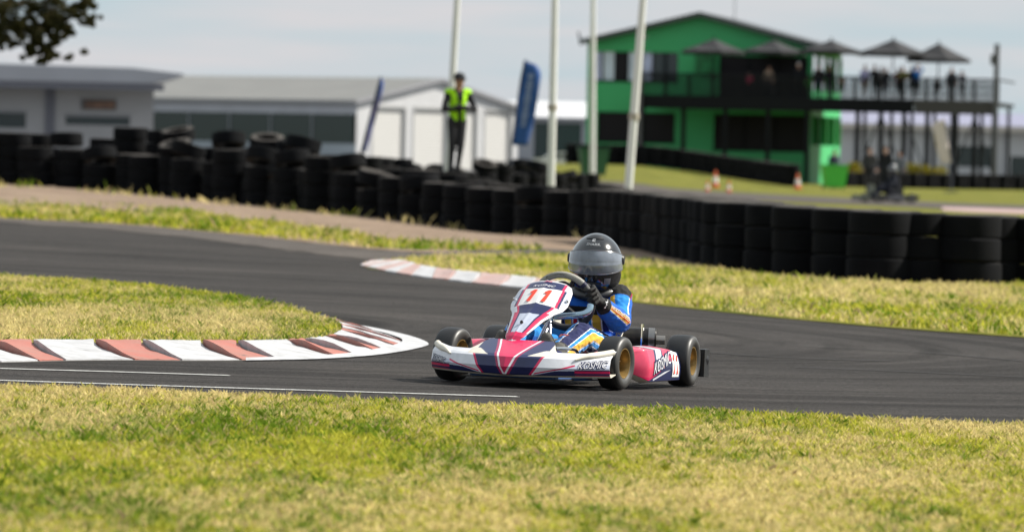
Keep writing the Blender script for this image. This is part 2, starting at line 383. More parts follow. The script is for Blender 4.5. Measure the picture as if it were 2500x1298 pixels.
KO2 = G([(-420, 893), (0, 888), (150, 884), (300, 882.5), (450, 883.5), (600, 882.5), (750, 878), (850, 871), (910, 862), (955, 853), (978, 845), (984, 839), (975, 832), (945, 822), (905, 812), (868, 803), (832, 795), (800, 789), (770, 784.5)])
kerb('kerb_infield', KO2, ki_w, kb, .012, .05, 0, .037)
# flat painted lip round the tip
lo_ = catmull(ko_w[5:], 8); li_ = catmull(KO2[5:], 8); vs = []
for a, b in zip(lo_, li_):
    b2 = a.lerp(b, 1.03); vs += [(a.x, a.y, tz(a.x, a.y) + .011), (b2.x, b2.y, tz(b2.x, b2.y) + .022)]
link('kerb_lip', mesh('kerb_lip', vs, [(2 * i, 2 * i + 1, 2 * i + 3, 2 * i + 2) for i in range(len(lo_) - 1)]), M_kw, kind='structure')
FK_I = G([(1440, 706), (1350, 695), (1290, 688), (1200, 680), (1120, 672), (1060, 664), (1020, 657), (1010, 652), (990, 647), (950, 646), (905, 648)])
FK_O = G([(1440, 725), (1350, 715), (1290, 708), (1200, 699), (1120, 690), (1050, 682), (985, 673), (940, 665), (905, 657), (882, 652), (879, 650)])
M_kr_keep = M_kr; M_kr = noisy_paint('kerb_faded_red', (.42, .24, .21), (.38, .31, .30))
kerb('kerb_far', FK_O, FK_I, [0, .09, .17, .25, .33, .41, .49, .57, .64, .71, .78, .84, .90, .96, 1.0], .02, .05, 1, .03); M_kr = M_kr_keep

# ------------------------------------------------------------------ grass
gm = bpy.data.materials.new('grass_blade'); gm.use_nodes = True; nt = gm.node_tree; nt.nodes.clear()
go = nt.nodes.new('ShaderNodeOutputMaterial'); gd = nt.nodes.new('ShaderNodeBsdfDiffuse'); gt = nt.nodes.new('ShaderNodeBsdfTranslucent'); gmx = nt.nodes.new('ShaderNodeMixShader'); ga = nt.nodes.new('ShaderNodeAttribute'); ga.attribute_name = 'Col'
gmx.inputs[0].default_value = .38; nt.links.new(ga.outputs['Color'], gd.inputs['Color']); nt.links.new(ga.outputs['Color'], gt.inputs['Color'])
nt.links.new(gd.outputs[0], gmx.inputs[1]); nt.links.new(gt.outputs[0], gmx.inputs[2]); nt.links.new(gmx.outputs[0], go.inputs['Surface'])
C_green = np.array((.15, .24, .02)); C_lime = np.array((.50, .485, .06)); C_straw = np.array((.74, .61, .28)); C_dead = np.array((.50, .37, .20))
def grass(name, poly, dens, h, wd, straw=.5, seed=1, dz=.0, patchy=None, label=None, green=.0):
    r = np.random.default_rng(seed); P = np.array([(p.x, p.y) for p in poly]); lo = P.min(0); hi = P.max(0)
    n = int((hi - lo).prod() * dens); X = r.uniform(lo[0], hi[0], n); Y = r.uniform(lo[1], hi[1], n); k = inpoly(P, X, Y); X = X[k]; Y = Y[k]
    if patchy is not None:
        q = vnoise(X, Y * .5, .7, seed + 50) * .6 + vnoise(X, Y, .22, seed + 51) * .4; k = q + r.normal(0, .06, len(X)) > patchy; X = X[k]; Y = Y[k]
    n = len(X)
    tf = vnoise(X, Y, h * 1.9, seed + 4); f = vnoise(X, Y * .3, .5, seed + 3) * .30 + tf * .45 + vnoise(X, Y * .35, 1.5, seed + 5) * .38
    st = np.clip((f - .55) * 4.6 + straw + r.normal(0, .25, n), 0, 1)
    gr = np.clip((.54 - .42 * vnoise(X, Y * .3, .45, seed + 9) - .6 * vnoise(X, Y, h * 2.3, seed + 10)) * 4.6 + green + r.normal(0, .3, n), 0, 1)
    col = C_lime[None] * (1 - gr[:, None]) + C_green[None] * gr[:, None]
    col = col * (1 - st[:, None]) + C_straw[None] * st[:, None]
    dd = r.random(n) < .06; col[dd] = C_dead
    col *= r.uniform(.75, 1.15, n)[:, None]
    hh = h * r.uniform(.45, 1.25, n) * (.35 + 1.3 * vnoise(X, Y, h * 2.0, seed + 12)) * (1 + .2 * gr) * (1 - .25 * st); ww = wd * r.uniform(.6, 1.3, n); an = r.uniform(0, 2 * math.pi, n); lean = r.uniform(.1, 1.1, n) * hh; la = r.uniform(0, 2 * math.pi, n)
    Z = np.array([tz(x, y) for x, y in zip(X, Y)]) if lo[1] > 80 else -TILT * X
    Z = Z + dz
    dx = np.cos(an) * ww / 2; dy = np.sin(an) * ww / 2
    v = np.zeros((n, 4, 3), np.float32)
    v[:, 0] = np.stack([X - dx, Y - dy, Z], 1); v[:, 1] = np.stack([X + dx, Y + dy, Z], 1)
    mx_ = X + np.cos(la) * lean * .35; my_ = Y + np.sin(la) * lean * .35
    v[:, 2] = np.stack([mx_ + dx * .8, my_ + dy * .8, Z + hh * .6], 1)
    v[:, 3] = np.stack([X + np.cos(la) * lean, Y + np.sin(la) * lean, Z + hh], 1)
    me = bpy.data.meshes.new(name); me.vertices.add(n * 4); me.vertices.foreach_set('co', v.ravel())
    idx = (np.arange(n)[:, None] * 4 + np.array([0, 1, 2, 0, 2, 3])[None]).astype(np.int32).ravel()
    me.loops.add(n * 6); me.loops.foreach_set('vertex_index', idx); me.polygons.add(n * 2); me.polygons.foreach_set('loop_start', np.arange(n * 2, dtype=np.int32) * 3)
    me.update(); set_col(me, np.repeat(col, 2, axis=0))
    o = link(name, me, gm, kind='stuff'); tag(o, label, 'grass'); return o
near_poly = [gp(x, y - 4) for x, y in [(-330, 938)] + NEAR[2:-1]] + [gp(2840, 1054), gp(2840, 1440), gp(-330, 1440)]
grass('verge_grass', near_poly, 7600, .025, .0090, .44, 3, label='short sunlit green and straw grass of the verge nearest the camera')
grass('verge_grass', [gp(-330, 938), gp(-330, 1440), gp(-1000, 1440), gp(-1000, 912)], 3600, .025, .012, .52, 4, label='verge grass continuing past the left edge of the picture')
grass('verge_grass', [gp(2840, 1054), gp(3600, 1088), gp(3600, 1440), gp(2840, 1440)], 3600, .025, .012, .52, 6, label='verge grass continuing past the right edge of the picture')
grass('infield_grass', [gp(-330, 858), gp(-420, 856), gp(-1000, 838), gp(-1000, 643), gp(-330, 672)], 1500, .028, .014, .30, 7, dz=.03, label='island grass continuing past the left edge of the picture', green=.22)
isl_poly = [gp(-330, 860)] + ki_w[1:] + isl_w[:-3] + [gp(-330, 672)]
grass('infield_grass', isl_poly, 3000, .028, .010, .30, 5, dz=.03, label='mown green grass of the island inside the red and white kerb', green=.22)
far_poly = [gp(880, 650), gp(920, 645), gp(1000, 638), gp(1100, 631), gp(1250, 628), gp(1400, 632), gp(1560, 644), gp(1700, 657), gp(1800, 670), gp(1900, 684), gp(2050, 692), gp(2200, 698), gp(2500, 701), gp(2900, 712), gp(4300, 764), gp(4300, 984)] + fko_w[1:9] + FK_I[1:]
grass('far_verge_grass', far_poly, 420, .05, .022, .52, 8, dz=.02, label='yellowing grass between the far track edge and the right tyre wall')
lp = [p for p in G([(-60, 531), (300, 548), (600, 575), (760, 592), (900, 606), (1050, 615), (1330, 611)])] + G([(1120, 606), (960, 592), (800, 566), (600, 541), (400, 507), (200, 489), (-60, 476)])
grass('bank_grass', lp, 260, .075, .035, .15, 13, patchy=.44, label='patchy green grass along the dirt below the left tyre wall', dz=.01, green=.3)
wp = [gx(-60, 109), gx(300, 108.5), gx(600, 106.5), gx(900, 102), gx(1200, 96), gx(1480, 91), gx(1480, 93.5), gx(1200, 99), gx(900, 104.8), gx(600, 109.6), gx(300, 112), gx(-60, 113)]
grass('wall_weeds', wp, 26, .13, .03, .75, 17, patchy=.60, label='thin weeds at the foot of the left tyre wall', dz=.01)

# ================================================================== bodies grown from tapered limbs into one skin
def capsule(bm, p0, p1, r0, r1, n=14, flat=None):
    p0 = Vector(p0); p1 = Vector(p1); t = (p1 - p0); L = t.length; t = t / L if L > 1e-6 else Vector((0, 0, 1))
    a = Vector((0, 0, 1)) if abs(t.z) < .9 else Vector((0, 1, 0)); e1 = t.cross(a).normalized(); e2 = t.cross(e1)
    rings = []
    prof = [(p0, -math.cos(R(k * 18)) * r0, math.sin(R(k * 18)) * r0) for k in range(1, 6)] + [(p1, math.sin(R(k * 18)) * r1, math.cos(R(k * 18)) * r1) for k in range(0, 5)]
    for c, h, r in prof:
        ring = []
        for k in range(n):
            an = 2 * math.pi * k / n; o = (e1 * math.cos(an) + e2 * math.sin(an)) * r + t * h
            if flat: o = Vector((o.x * flat[0], o.y * flat[1], o.z * flat[2]))
            ring.append(bm.verts.new(c + o))
        rings.append(ring)
    for i in range(len(rings) - 1):
        for k in range(n): bm.faces.new((rings[i][k], rings[i][(k + 1) % n], rings[i + 1][(k + 1) % n], rings[i + 1][k]))
    bm.faces.new(rings[0][::-1]); bm.faces.new(rings[-1])
def grow(name, caps, voxel, smooth=6):      # caps: (p0, p1, r0, r1, key[, flat]) -> one continuous mesh
    bm = bmesh.new()
    for c in caps: capsule(bm, c[0], c[1], c[2], c[3], flat=c[5] if len(c) > 5 else None)
    me = bpy.data.meshes.new('tmp'); bm.to_mesh(me); bm.free(); ob = bpy.data.objects.new('tmp', me); COL.objects.link(ob)
    m = ob.modifiers.new('r', 'REMESH'); m.mode = 'VOXEL'; m.voxel_size = voxel
    s = ob.modifiers.new('s', 'SMOOTH'); s.factor = .5; s.iterations = smooth
    dg = bpy.context.evaluated_depsgraph_get(); dg.update(); out = bpy.data.meshes.new_from_object(ob.evaluated_get(dg)); out.name = name
    bpy.data.objects.remove(ob); bpy.data.meshes.remove(me)
    return out
def nearest(caps, pts):                     # for each point: index of the nearest limb, fraction along it, offset from its axis
    best = np.full(len(pts), 1e9); idx = np.zeros(len(pts), int); fr = np.zeros(len(pts)); off = np.zeros((len(pts), 3))
    for i, c in enumerate(caps):
        a = np.array(c[0], float); b = np.array(c[1], float); ab = b - a; L2 = max(1e-9, (ab ** 2).sum())
        t = np.clip(((pts - a) @ ab) / L2, 0, 1); q = a + t[:, None] * ab; d = np.linalg.norm(pts - q, axis=1) - (c[2] + (c[3] - c[2]) * t)
        k = d < best; best[k] = d[k]; idx[k] = i; fr[k] = t[k]; off[k] = (pts - q)[k]
    return idx, fr, off
def face_centres(me):
    c = np.zeros(len(me.polygons) * 3); me.polygons.foreach_get('center', c); return c.reshape(-1, 3)
def wrinkle(me, amp, scale, seed=0):
    me.update(); nn = np.zeros(len(me.vertices) * 3); me.vertices.foreach_get('normal', nn); nn = nn.reshape(-1, 3)
    co = np.zeros(len(me.vertices) * 3); me.vertices.foreach_get('co', co); co = co.reshape(-1, 3)
    d = np.array([mnoise.noise(Vector((p[0] * scale + seed, p[1] * scale, p[2] * scale * 1.6))) + .5 * mnoise.noise(Vector((p[0] * scale * 2.3, p[1] * scale * 2.3 + seed, p[2] * scale * 3))) for p in co])
    co += nn * (d * amp)[:, None]; me.vertices.foreach_set('co', co.ravel()); me.update()
M_cloth = attr_mat('cloth', .8, .2, bump=.25, bscale=300, sheen=.1); M_far_cloth = attr_mat('far_cloth', .85, .2)

# ================================================================== the racing kart (local axes: +X kart left, -Y forward, +Z up)
HEAD = R(-17.0)
kp = gp(1300, 943)
KM = Matrix.Translation(kp + Vector((0, 0, .006))) @ Matrix.Rotation(math.atan(TILT), 4, 'Y') @ Matrix.Rotation(HEAD, 4, 'Z')
PINK = (.62, .012, .09); NAVY = (.012, .018, .085); WHITE = (.74, .75, .80); BEIGE = (.72, .67, .57); RED = (.75, .06, .03); SILV = (.56, .60, .72)
M_print = attr_mat('printed_plastic', .32, .5, coat=.35, var=.12, vscale=26)
M_rub = attr_mat('kart_rubber', .45, .5, var=.3, vscale=18)
M_gold = mat('gold_rim', (.30, .19, .06), .38, metal=.45, var=.15, vscale=30)
M_chr = mat('chrome', (.75, .75, .76), .14, metal=1.)
M_blk = mat('black_plastic', (.016, .016, .018), .4, bump=.15, bscale=120)
M_beige = mat('cream_plastic', BEIGE, .45, var=.1, vscale=12)
M_blue = mat('blue_paint', (.06, .30, .62), .3, coat=.5)
M_navyp = mat('navy_ink', NAVY, .4); M_whitep = mat('white_ink', (.8, .8, .82), .4); M_redp = mat('red_ink', RED, .45); M_pinkp = mat('pink_ink', PINK, .4)
M_white_pl = mat('seat_fibreglass', (.72, .68, .56), .4, var=.08)
M_muf = mat('muffler_black', (.025, .023, .022), .38, metal=.4, var=.4, vscale=25)
kart = empty('racing_kart', label='white, navy and pink racing kart numbered 11 rounding the corner', cat='kart'); kart.matrix_world = KM

# ---- wheels
def tyre_prof(r, w, ri):
    h = w / 2; P = [(ri, -h * .80), (ri + .012, -h * .92), (ri + (r - ri) * .35, -h * 1.02), (ri + (r - ri) * .66, -h), (r * .945, -h * .86), (r * .982, -h * .64), (r * .997, -h * .3), (r, 0)]
    P += [(a, -b) for a, b in P[-2::-1]]
    return P
def wheel(x, y, r, w, ri, steer, side, bolts=True):
    M = Matrix.Translation((x, y, r)) @ Matrix.Rotation(steer, 4, 'Z')
    mb = MB().lathe(tyre_prof(r, w, ri), axis='X', n=56); t = mb.build('tyre', M_rub, kart, smooth=True); t.matrix_local = M
    set_col(t.data, [(.055, .053, .050) if math.hypot(f.center.y, f.center.z) < r * .955 else (.013, .013, .014) for f in t.data.polygons])
    h = w / 2; rr = ri + .004
    prof = [(rr, -h * .86), (rr - .004, -h * .86), (rr - .009, -h * .6), (rr - .014, -h * .2), (rr - .014, h * .2), (rr - .009, h * .6), (rr - .004, h * .86), (rr, h * .86)]
    MB().lathe(prof, axis='X', n=40, closed=False).build('rim', M_gold, t, smooth=True)
    MB().lathe([(.001, -.008), (rr - .012, -.008), (rr - .012, .006), (.001, .006)], c=(-side * h * .25, 0, 0), axis='X', n=28).build('rim_disc', M_gold, t, smooth=True)
    hub = MB().cone((-side * h * .9, 0, 0), (side * h * .12, 0, 0), .022, .018, 14)
    for k in range(3):
        a = 2 * math.pi * k / 3 + .4; c = Vector((side * h * -.02, .029 * math.cos(a), .029 * math.sin(a))); hub.cone(c, c + Vector((side * .018, 0, 0)), .006, .005, 6)
    hub.build('hub', M_chr, t, smooth=True)
    return t
FT = .405; RTk = .470; WB = .965
wheel(FT, 0, .1285, .112, .068, R(-6), 1); wheel(-FT, 0, .1285, .112, .068, R(-9), -1)
wheel(RTk, WB, .1265, .125, .066, 0, 1); wheel(-RTk, WB, .1265, .125, .066, 0, -1)

# ---- nose cone
NW = .442
def hump(a): return 1 - sst(.34, .50, a)
def nose(t, v):
    a = abs(t); yf = -.455 + .245 * a ** 2.3; H = hump(a); e = sst(.72, 1.0, a)
    zb = .052 + .008 * a; zc = .146 + .004 * e; zt = .172 + .048 * H + .014 * e
    dp = .075 + .155 * H + .02 * e
    keel = .018 * max(0, 1 - a / .12)
    P = [(0, yf + .10, zb + .012), (.08, yf + .022, zb), (.14, yf + .002 - keel, zb + .012), (.34, yf - .012 - keel, (zb + zc) / 2), (.52, yf + .006 - keel * .6, zc), (.60, yf + .03, zc + .012), (.80, yf + dp * .6, zc + (zt - zc) * .62), (1.0, yf + dp, zt)]
    for i in range(len(P) - 1):
        if v <= P[i + 1][0] + 1e-9:
            k = (v - P[i][0]) / (P[i + 1][0] - P[i][0]); return Vector((t * NW, P[i][1] + (P[i + 1][1] - P[i][1]) * k, P[i][2] + (P[i + 1][2] - P[i][2]) * k))
    return Vector((t * NW, P[-1][1], P[-1][2]))
def nose_paint(t, v):
    a = abs(t)
    if v < .125: return BEIGE
    q = (v - .11) / .89
    e = .025 + .20 * q + (.05 * max(0, q - .6))
    if a < e - .035: return PINK
    if a < e - .012: return WHITE
    if a < e + .016: return (.36, .012, .08)
    if v < .56:
        b1 = .245 + .13 * (v - .11) / .45                    # slanted pink bar that ends the navy field
        if a < b1: return NAVY
        if a < b1 + .028: return PINK
        if a < b1 + .045: return WHITE
        dl = .125 + (a - .26) * .58                          # diagonal that rises towards the wing tip
        if a > .70:
            if v < .15: return PINK
            if v < .20: return NAVY
            if v < .27: return PINK
            if v < .30: return NAVY
            return WHITE if v > .40 else SILV
        if v > dl + .035: return WHITE
        if v > dl: return PINK
        return NAVY if v < dl - .02 - max(0, a - .52) * .5 else SILV
    if a < .215 + (v - .56) * .95 and a < .40: return NAVY
    if a < .47: return BEIGE
    return WHITE
nt_, nv_ = 460, 130
P = [nose(-1 + 2 * i / nt_, j / nv_) for i in range(nt_ + 1) for j in range(nv_ + 1)]
fs = [(i * (nv_ + 1) + j, (i + 1) * (nv_ + 1) + j, (i + 1) * (nv_ + 1) + j + 1, i * (nv_ + 1) + j + 1) for i in range(nt_) for j in range(nv_)]
cols = [nose_paint(-1 + 2 * (i + .5) / nt_, (j + .5) / nv_) for i in range(nt_) for j in range(nv_)]
me = mesh('nose_cone', P, fs); set_col(me, cols); nose_o = link('nose_cone', me, M_print, kart, smooth=True)
md = nose_o.modifiers.new('thick', 'SOLIDIFY'); md.thickness = .006; md.offset = -1
for s in (1, -1):                  # moulded rib that wraps each wing tip
    pts = [nose(s * u, .50 + .36 * k) + Vector((0, -.006, .002)) for u, k in ((.70, 0), (.78, .22), (.86, .5), (.93, .8), (.985, 1.05))]
    MB().tube(catmull(pts, 5), [.004 + .013 * min(1, i / 7) for i in range(21)], 10).build('wing_rib', M_beige, nose_o, smooth=True)
off = lambda p, d: p + Vector((0, -d, d * .3))
for s, (ta, tb), tilt in ((1, (.735, .985), .03), (-1, (-.985, -.76), -.05)):
    fn = lambda d: (lambda u, y: off(nose(ta + (tb - ta) * min(1, max(0, u)), .325 + .135 * y + tilt * u), d))
    text_on('lettering', 'KOSMIC', fn(.004), M_navyp, nose_o, shear=.3, offset=.075)
    text_on('lettering', 'KOSMIC', fn(.006), M_whitep, nose_o, shear=.3, offset=-.004)

# ---- steering fairing with the front number plate
FR = [(-.245, .192, .022), (-.225, .222, .046), (-.18, .262, .062), (-.11, .315, .082), (-.055, .352, .104), (-.02, .375, .130), (.02, .40, .142), (.07, .432, .140), (.12, .462, .135), (.16, .484, .119), (.185, .497, .086)]
def fair(s, wv):                   # s along the spine (0 tip .. 1 top), wv across
    u = s * (len(FR) - 1); i = min(int(u), len(FR) - 2); k = u - i; a, b = FR[i], FR[i + 1]; k2 = k
    y, z, h = (a[j] + (b[j] - a[j]) * k2 for j in range(3))
    d = abs(wv); back = h * .40 * d ** 2.4; drop = h * .10 * d ** 2.2; tip = 1 - sst(0, .5, s); z += .018 * tip
    return Vector((h * wv - .004 - .036 * tip, y + back * .8, z - drop - back * .12 + .004 * max(0, 1 - d * 6)))
def fair_paint(s, wv):
    a = abs(wv); u = s * (len(FR) - 1); i = min(int(u), len(FR) - 2); hx = a * (FR[i][2] + (FR[i + 1][2] - FR[i][2]) * (u - i))
    if s > .97 or s < .03 or a > .965: return (.66, .66, .70)
    if s > .80: return NAVY if hx < .088 else (PINK if hx < .100 else WHITE)
    if s > .515 + .05 * (1 - a): 
        if hx < .092: return (.80, .80, .80)
        if hx < .103: return PINK
        if hx < .112: return NAVY
        return SILV if s > .6 else WHITE
    if s < .15: return PINK
    if a < .50: return (.50, .54, .66) if s < .37 else NAVY
    if a < .60: return NAVY
    if a < .86: return PINK if s < .40 or a < .70 else WHITE
    return WHITE
na, nb = 260, 180
P = [fair(i / na, -1 + 2 * j / nb) for i in range(na + 1) for j in range(nb + 1)]
fs = [(i * (nb + 1) + j, i * (nb + 1) + j + 1, (i + 1) * (nb + 1) + j + 1, (i + 1) * (nb + 1) + j) for i in range(na) for j in range(nb)]
cols = [fair_paint((i + .5) / na, -1 + 2 * (j + .5) / nb) for i in range(na) for j in range(nb)]
me = mesh('number_panel', P, fs); set_col(me, cols); fo = link('number_panel', me, M_print, kart, smooth=True)
md = fo.modifiers.new('thick', 'SOLIDIFY'); md.thickness = .008; md.offset = -1
fl = lambda p, d: p + Vector((0, -d * .8, d * .7))
one = [(0.10, 0), (.52, 0), (.80, 1), (.46, 1), (.10, .80), (.14, .66), (.40, .74)]     # a slanted numeral one
def numeral(fn, name, m, parent): return link(name, mesh(name, [fn(x, y) for x, y in one] , [(0, 1, 6), (6, 1, 2), (6, 2, 3), (6, 3, 4), (6, 4, 5)]), m, parent)
for c in (-.42, .10):
    numeral(lambda x, y: fl(fair(.595 + .175 * y, c + .34 * x), .005), 'numeral', M_redp, fo)
text_on('lettering', 'KOSMIC', lambda u, y: fl(fair(.825 + .045 * y, -.42 + .85 * u), .004), M_whitep, fo, shear=.3)
tri = [fl(fair(.925, -.12), .004), fl(fair(.965, .02), .004), fl(fair(.965, .30), .004), fl(fair(.95, .26), .004), fl(fair(.95, .06), .004)]
link('emblem', mesh('emblem', tri, [(0, 1, 4), (1, 2, 3, 4)]), M_pinkp, fo)
for s_, w_ in ((.245, .0), (.66, .93), (.66, -.93)):
    c = fl(fair(s_, w_), .003); MB().cone(c, c + Vector((0, -.006, .006)), .009, .006, 10).build('panel_bolt', M_blk if w_ == 0 else M_chr, fo, smooth=True)
MB().tube([(.0, .12, .44), (.02, .18, .43), (.02, .30, .41)], .012, 8).build('panel_bracket', M_blk, kart, smooth=True)

# ---- side pods
def pod(s, yv, zv):                # yv 0..1 front to rear, zv 0..1 bottom to top and over
    y = .165 + .655 * yv; tuck = .10 * (1 - sst(0, .22, yv)) ; x = .485 - tuck + .012 * yv
    top = .195 - .03 * (1 - sst(0, .18, yv)) - .018 * sst(.7, 1, yv); bot = .032 + .055 * (1 - sst(0, .25, yv))
    if zv < .12: k = zv / .12; return Vector((s * (x - .05 * (1 - k)), y, bot + .008 * k - .004))
    if zv < .8: k = (zv - .12) / .68; return Vector((s * (x + .012 * math.sin(math.pi * k) - .016 * k), y, bot + .004 + (top - .012 - bot) * k))
    k = (zv - .8) / .2; return Vector((s * (x - .016 - .12 * k), y, top - .008 + .012 * math.sin(k * 1.6)))
def pod_paint(yv, zv):
    if zv < .12: return BEIGE
    z = (zv - .12) / .68
    if yv > .80: return NAVY
    dg = z - (yv - .20) * 1.05
    if z < .12 + (yv - .1) * .35 and dg < -.02: 
        if abs(z - (.04 + (yv - .3) * .75)) < .03 and yv > .32: return WHITE
        return NAVY
    if -.02 < dg - .03 < .07 and yv < .74: return PINK
    if dg < .02: return NAVY
    if .30 < yv - .08 * z < .345: return NAVY
    if .345 < yv - .06 * z < .50: return WHITE
    if .50 < yv - .06 * z < .525: return NAVY
    return (.68, .05, .12)
for s in (1, -1):
    ny, nz_ = 240, 120
    P = [pod(s, i / ny, j / nz_) for i in range(ny + 1) for j in range(nz_ + 1)]
    fs = [(i * (nz_ + 1) + j, (i + 1) * (nz_ + 1) + j, (i + 1) * (nz_ + 1) + j + 1, i * (nz_ + 1) + j + 1)[::s] for i in range(ny) for j in range(nz_)]
    cols = [pod_paint((i + .5) / ny, (j + .5) / nz_) for i in range(ny) for j in range(nz_)]
    me = mesh('side_pod', P, fs); set_col(me, cols); po = link('side_pod', me, M_print, kart, smooth=True)
    md = po.modifiers.new('thick', 'SOLIDIFY'); md.thickness = .006; md.offset = -1
    fp = lambda d: (lambda u, y: pod(s, (.30 + .46 * u) if s > 0 else (.76 - .46 * u), .27 + .26 * y + .25 * (u if s > 0 else 1 - u)) + Vector((s * d, 0, 0)))
    text_on('lettering', 'KOSMIC', fp(.003), M_navyp, po, shear=.3, offset=.075); text_on('lettering', 'KOSMIC', fp(.005), M_whitep, po, shear=.3, offset=-.004)
    q = [pod(s, a, b) + Vector((s * .003, 0, 0)) for b in (.2, .35, .5, .65, .79) for a in (.785, .955)]
    link('number_plate', mesh('number_plate', q, [(2 * i, 2 * i + 1, 2 * i + 3, 2 * i + 2) for i in range(4)]), M_whitep, po)
    for c in (.80, .88):
        numeral(lambda x, y: pod(s, c + .075 * x, .27 + .45 * y) + Vector((s * .006, 0, 0)), 'numeral', M_redp, po)

# ---- chassis
tb = MB()
for s in (1, -1):
    tb.tube(catmull([(s * .20, -.33, .05), (s * .24, -.15, .05), (s * .30, .05, .05), (s * .31, .35, .05), (s * .29, .7, .05), (s * .28, 1.05, .06)], 6), .014, 8)
tb.tube([(-.30, .03, .052), (.30, .03, .052)], .014, 8); tb.tube([(-.20, -.33, .052), (.20, -.33, .052)], .013, 8); tb.tube([(-.31, .36, .052), (.31, .36, .052)], .014, 8); tb.tube([(-.29, .9, .058), (.29, .9, .058)], .013, 8)
tb.build('frame', mat('frame_paint', (.05, .12, .30), .3, coat=.4), kart, smooth=True)
ax = MB().tube([(-.49, WB, .126), (.49, WB, .126)], .0125, 10); ax.build('rear_axle', M_chr, kart, smooth=True)
for s in (1, -1): 
    MB().tube([(s * .29, .02, .10), (s * .36, .0, .127)], .012, 8).box((s * .30, .01, .09), (.02, .05, .09)).build('stub_axle', M_chr, kart)
MB().box((0, .02, .042), (.50, .72, .006)).build('floor_tray', mat('tray', (.06, .055, .05), .5, metal=.5), kart)
for s in (1, -1):                  # front bumper loops and pedals
    MB().tube(catmull([(s * .12, -.02, .06), (s * .13, -.06, .13), (s * .13, -.12, .17), (s * .155, -.145, .186), (s * .21, -.10, .186), (s * .23, -.05, .17), (s * .235, -.02, .10), (s * .235, 0, .06)], 6), .008, 8).build('foot_hoop', M_chr, kart, smooth=True)
    MB().tube([(s * .10, -.14, .06), (s * .10, -.17, .13), (s * .10, -.18, .19)], .007, 8).tube([(s * .07, -.18, .195), (s * .155, -.18, .195)], .008, 8).build('pedal', M_chr, kart, smooth=True)
MB().tube([(0.012, -.10, .07), (.014, .0, .165), (.018, .16, .285), (.02, .30, .388)], .0105, 10).build('steering_column', M_chr, kart, smooth=True)
MB().tube(catmull([(.08, .02, .055), (.05, .09, .20), (.02, .16, .30), (-.01, .09, .20), (-.05, .02, .055)], 6), .009, 8).build('column_support', M_chr, kart, smooth=True)
tk = MB().box((.045, .19, .135), (.19, .20, .17)).build('fuel_tank', mat('tank_plastic', (.55, .50, .38), .45), kart, bevel=.025)
MB().lathe([(.001, 0), (.034, 0), (.036, .012), (.030, .024), (.001, .026)], c=(.115, .14, .222), n=18).build('filler_cap', mat('red_cap', (.62, .07, .02), .4), tk, smooth=True)
# steering wheel
SC = Vector((.032, .36, .40)); SR = .140; tl = R(24); SU = Vector((0, -math.sin(tl), math.cos(tl))); SN = Vector((0, math.cos(tl), math.sin(tl))); SX = Vector((1, 0, 0))
def swp(ph): return SC + (SX * math.cos(ph) + SU * math.sin(ph)) * SR
ring = MB().tube([swp(2 * math.pi * k / 48) for k in range(48)], .0165, 10, closed=True)
me = mesh('steering_wheel', ring.v, ring.f)
cl = []
for f in me.polygons:
    c = f.center - SC; a = math.degrees(math.atan2(c.dot(SU), c.dot(SX)))
    cl.append((.30, .29, .26) if 48 < a < 150 else ((.012, .014, .05) if 34 < a < 48 else (.10, .10, .10)) if a > 0 else (.03, .03, .035))
set_col(me, cl); sw = link('steering_wheel', me, attr_mat('wheel_leather', .65, bump=.3, bscale=200), kart, smooth=True)
for a in (90, 205, 335):
    a = R(a - 25); MB().tube([SC - SN * .03, SC + (SX * math.cos(a) + SU * math.sin(a)) * SR * .93], [.013, .008], 8).build('spoke', M_blk, sw, smooth=True)
MB().cone(SC - SN * .045, SC - SN * .015, .034, .034, 16).build('wheel_hub', M_blk, sw, smooth=True)
text_on('lettering', 'KOSMIC', lambda u, y: SC + (SX * math.cos(R(122 - 44 * u)) + SU * math.sin(R(122 - 44 * u))) * (SR + .004 + .010 * y) - SN * (.0168 - .006 * y), M_blk, sw, shear=.25)
# the tubes at the driver's left knee, seat, exhaust, bumper, engine
MB().tube(catmull([(.03, .20, .325), (.10, .22, .335), (.165, .235, .345), (.19, .255, .365), (.192, .27, .39)], 6), .0165, 10).build('tie_tube', mat('blue_tube', (.36, .50, .62), .2, metal=.75, coat=.5), kart, smooth=True)
SEAT = [(.50, .075, .10), (.58, .062, .155), (.70, .070, .17), (.79, .12, .175), (.84, .20, .18), (.875, .30, .185), (.89, .37, .15)]
P = []; n = 14
for y, z, h in SEAT:
    for k in range(n + 1):
        u = -1 + 2 * k / n; lift = abs(u) ** 3 * .13; P.append((.045 + h * u * 1.05, y - abs(u) ** 3 * .07, z + lift))
fs = [(i * (n + 1) + k, i * (n + 1) + k + 1, (i + 1) * (n + 1) + k + 1, (i + 1) * (n + 1) + k) for i in range(len(SEAT) - 1) for k in range(n)]
st = link('seat', mesh('seat', P, fs), M_white_pl, kart, smooth=True); md = st.modifiers.new('t', 'SOLIDIFY'); md.thickness = .008; sb_ = st.modifiers.new('s', 'SUBSURF'); sb_.levels = 1; sb_.render_levels = 1
for s in (1, -1): MB().tube([(.045 + s * .19, .63, .24), (.02 + s * .19, .84, .05)], .008, 6).build('seat_stay', M_chr, kart, smooth=True)
mf = MB().lathe([(.001, -.12), (.045, -.12), (.052, -.112), (.053, .045), (.053, .085), (.046, .098), (.001, .10)], axis='X', n=28)
mo = mf.build('muffler', M_muf, kart, smooth=True); mo.matrix_local = Matrix.Translation((.235, .99, .228)) @ Matrix.Rotation(R(14), 4, 'Z') @ Matrix.Scale(.88, 4)
MB().cone((.09, 0, -.01), (.148, 0, -.01), .026, .025, 18).build('tail_pipe', mat('hot_steel', (.35, .32, .29), .35, metal=.9), mo, smooth=True)
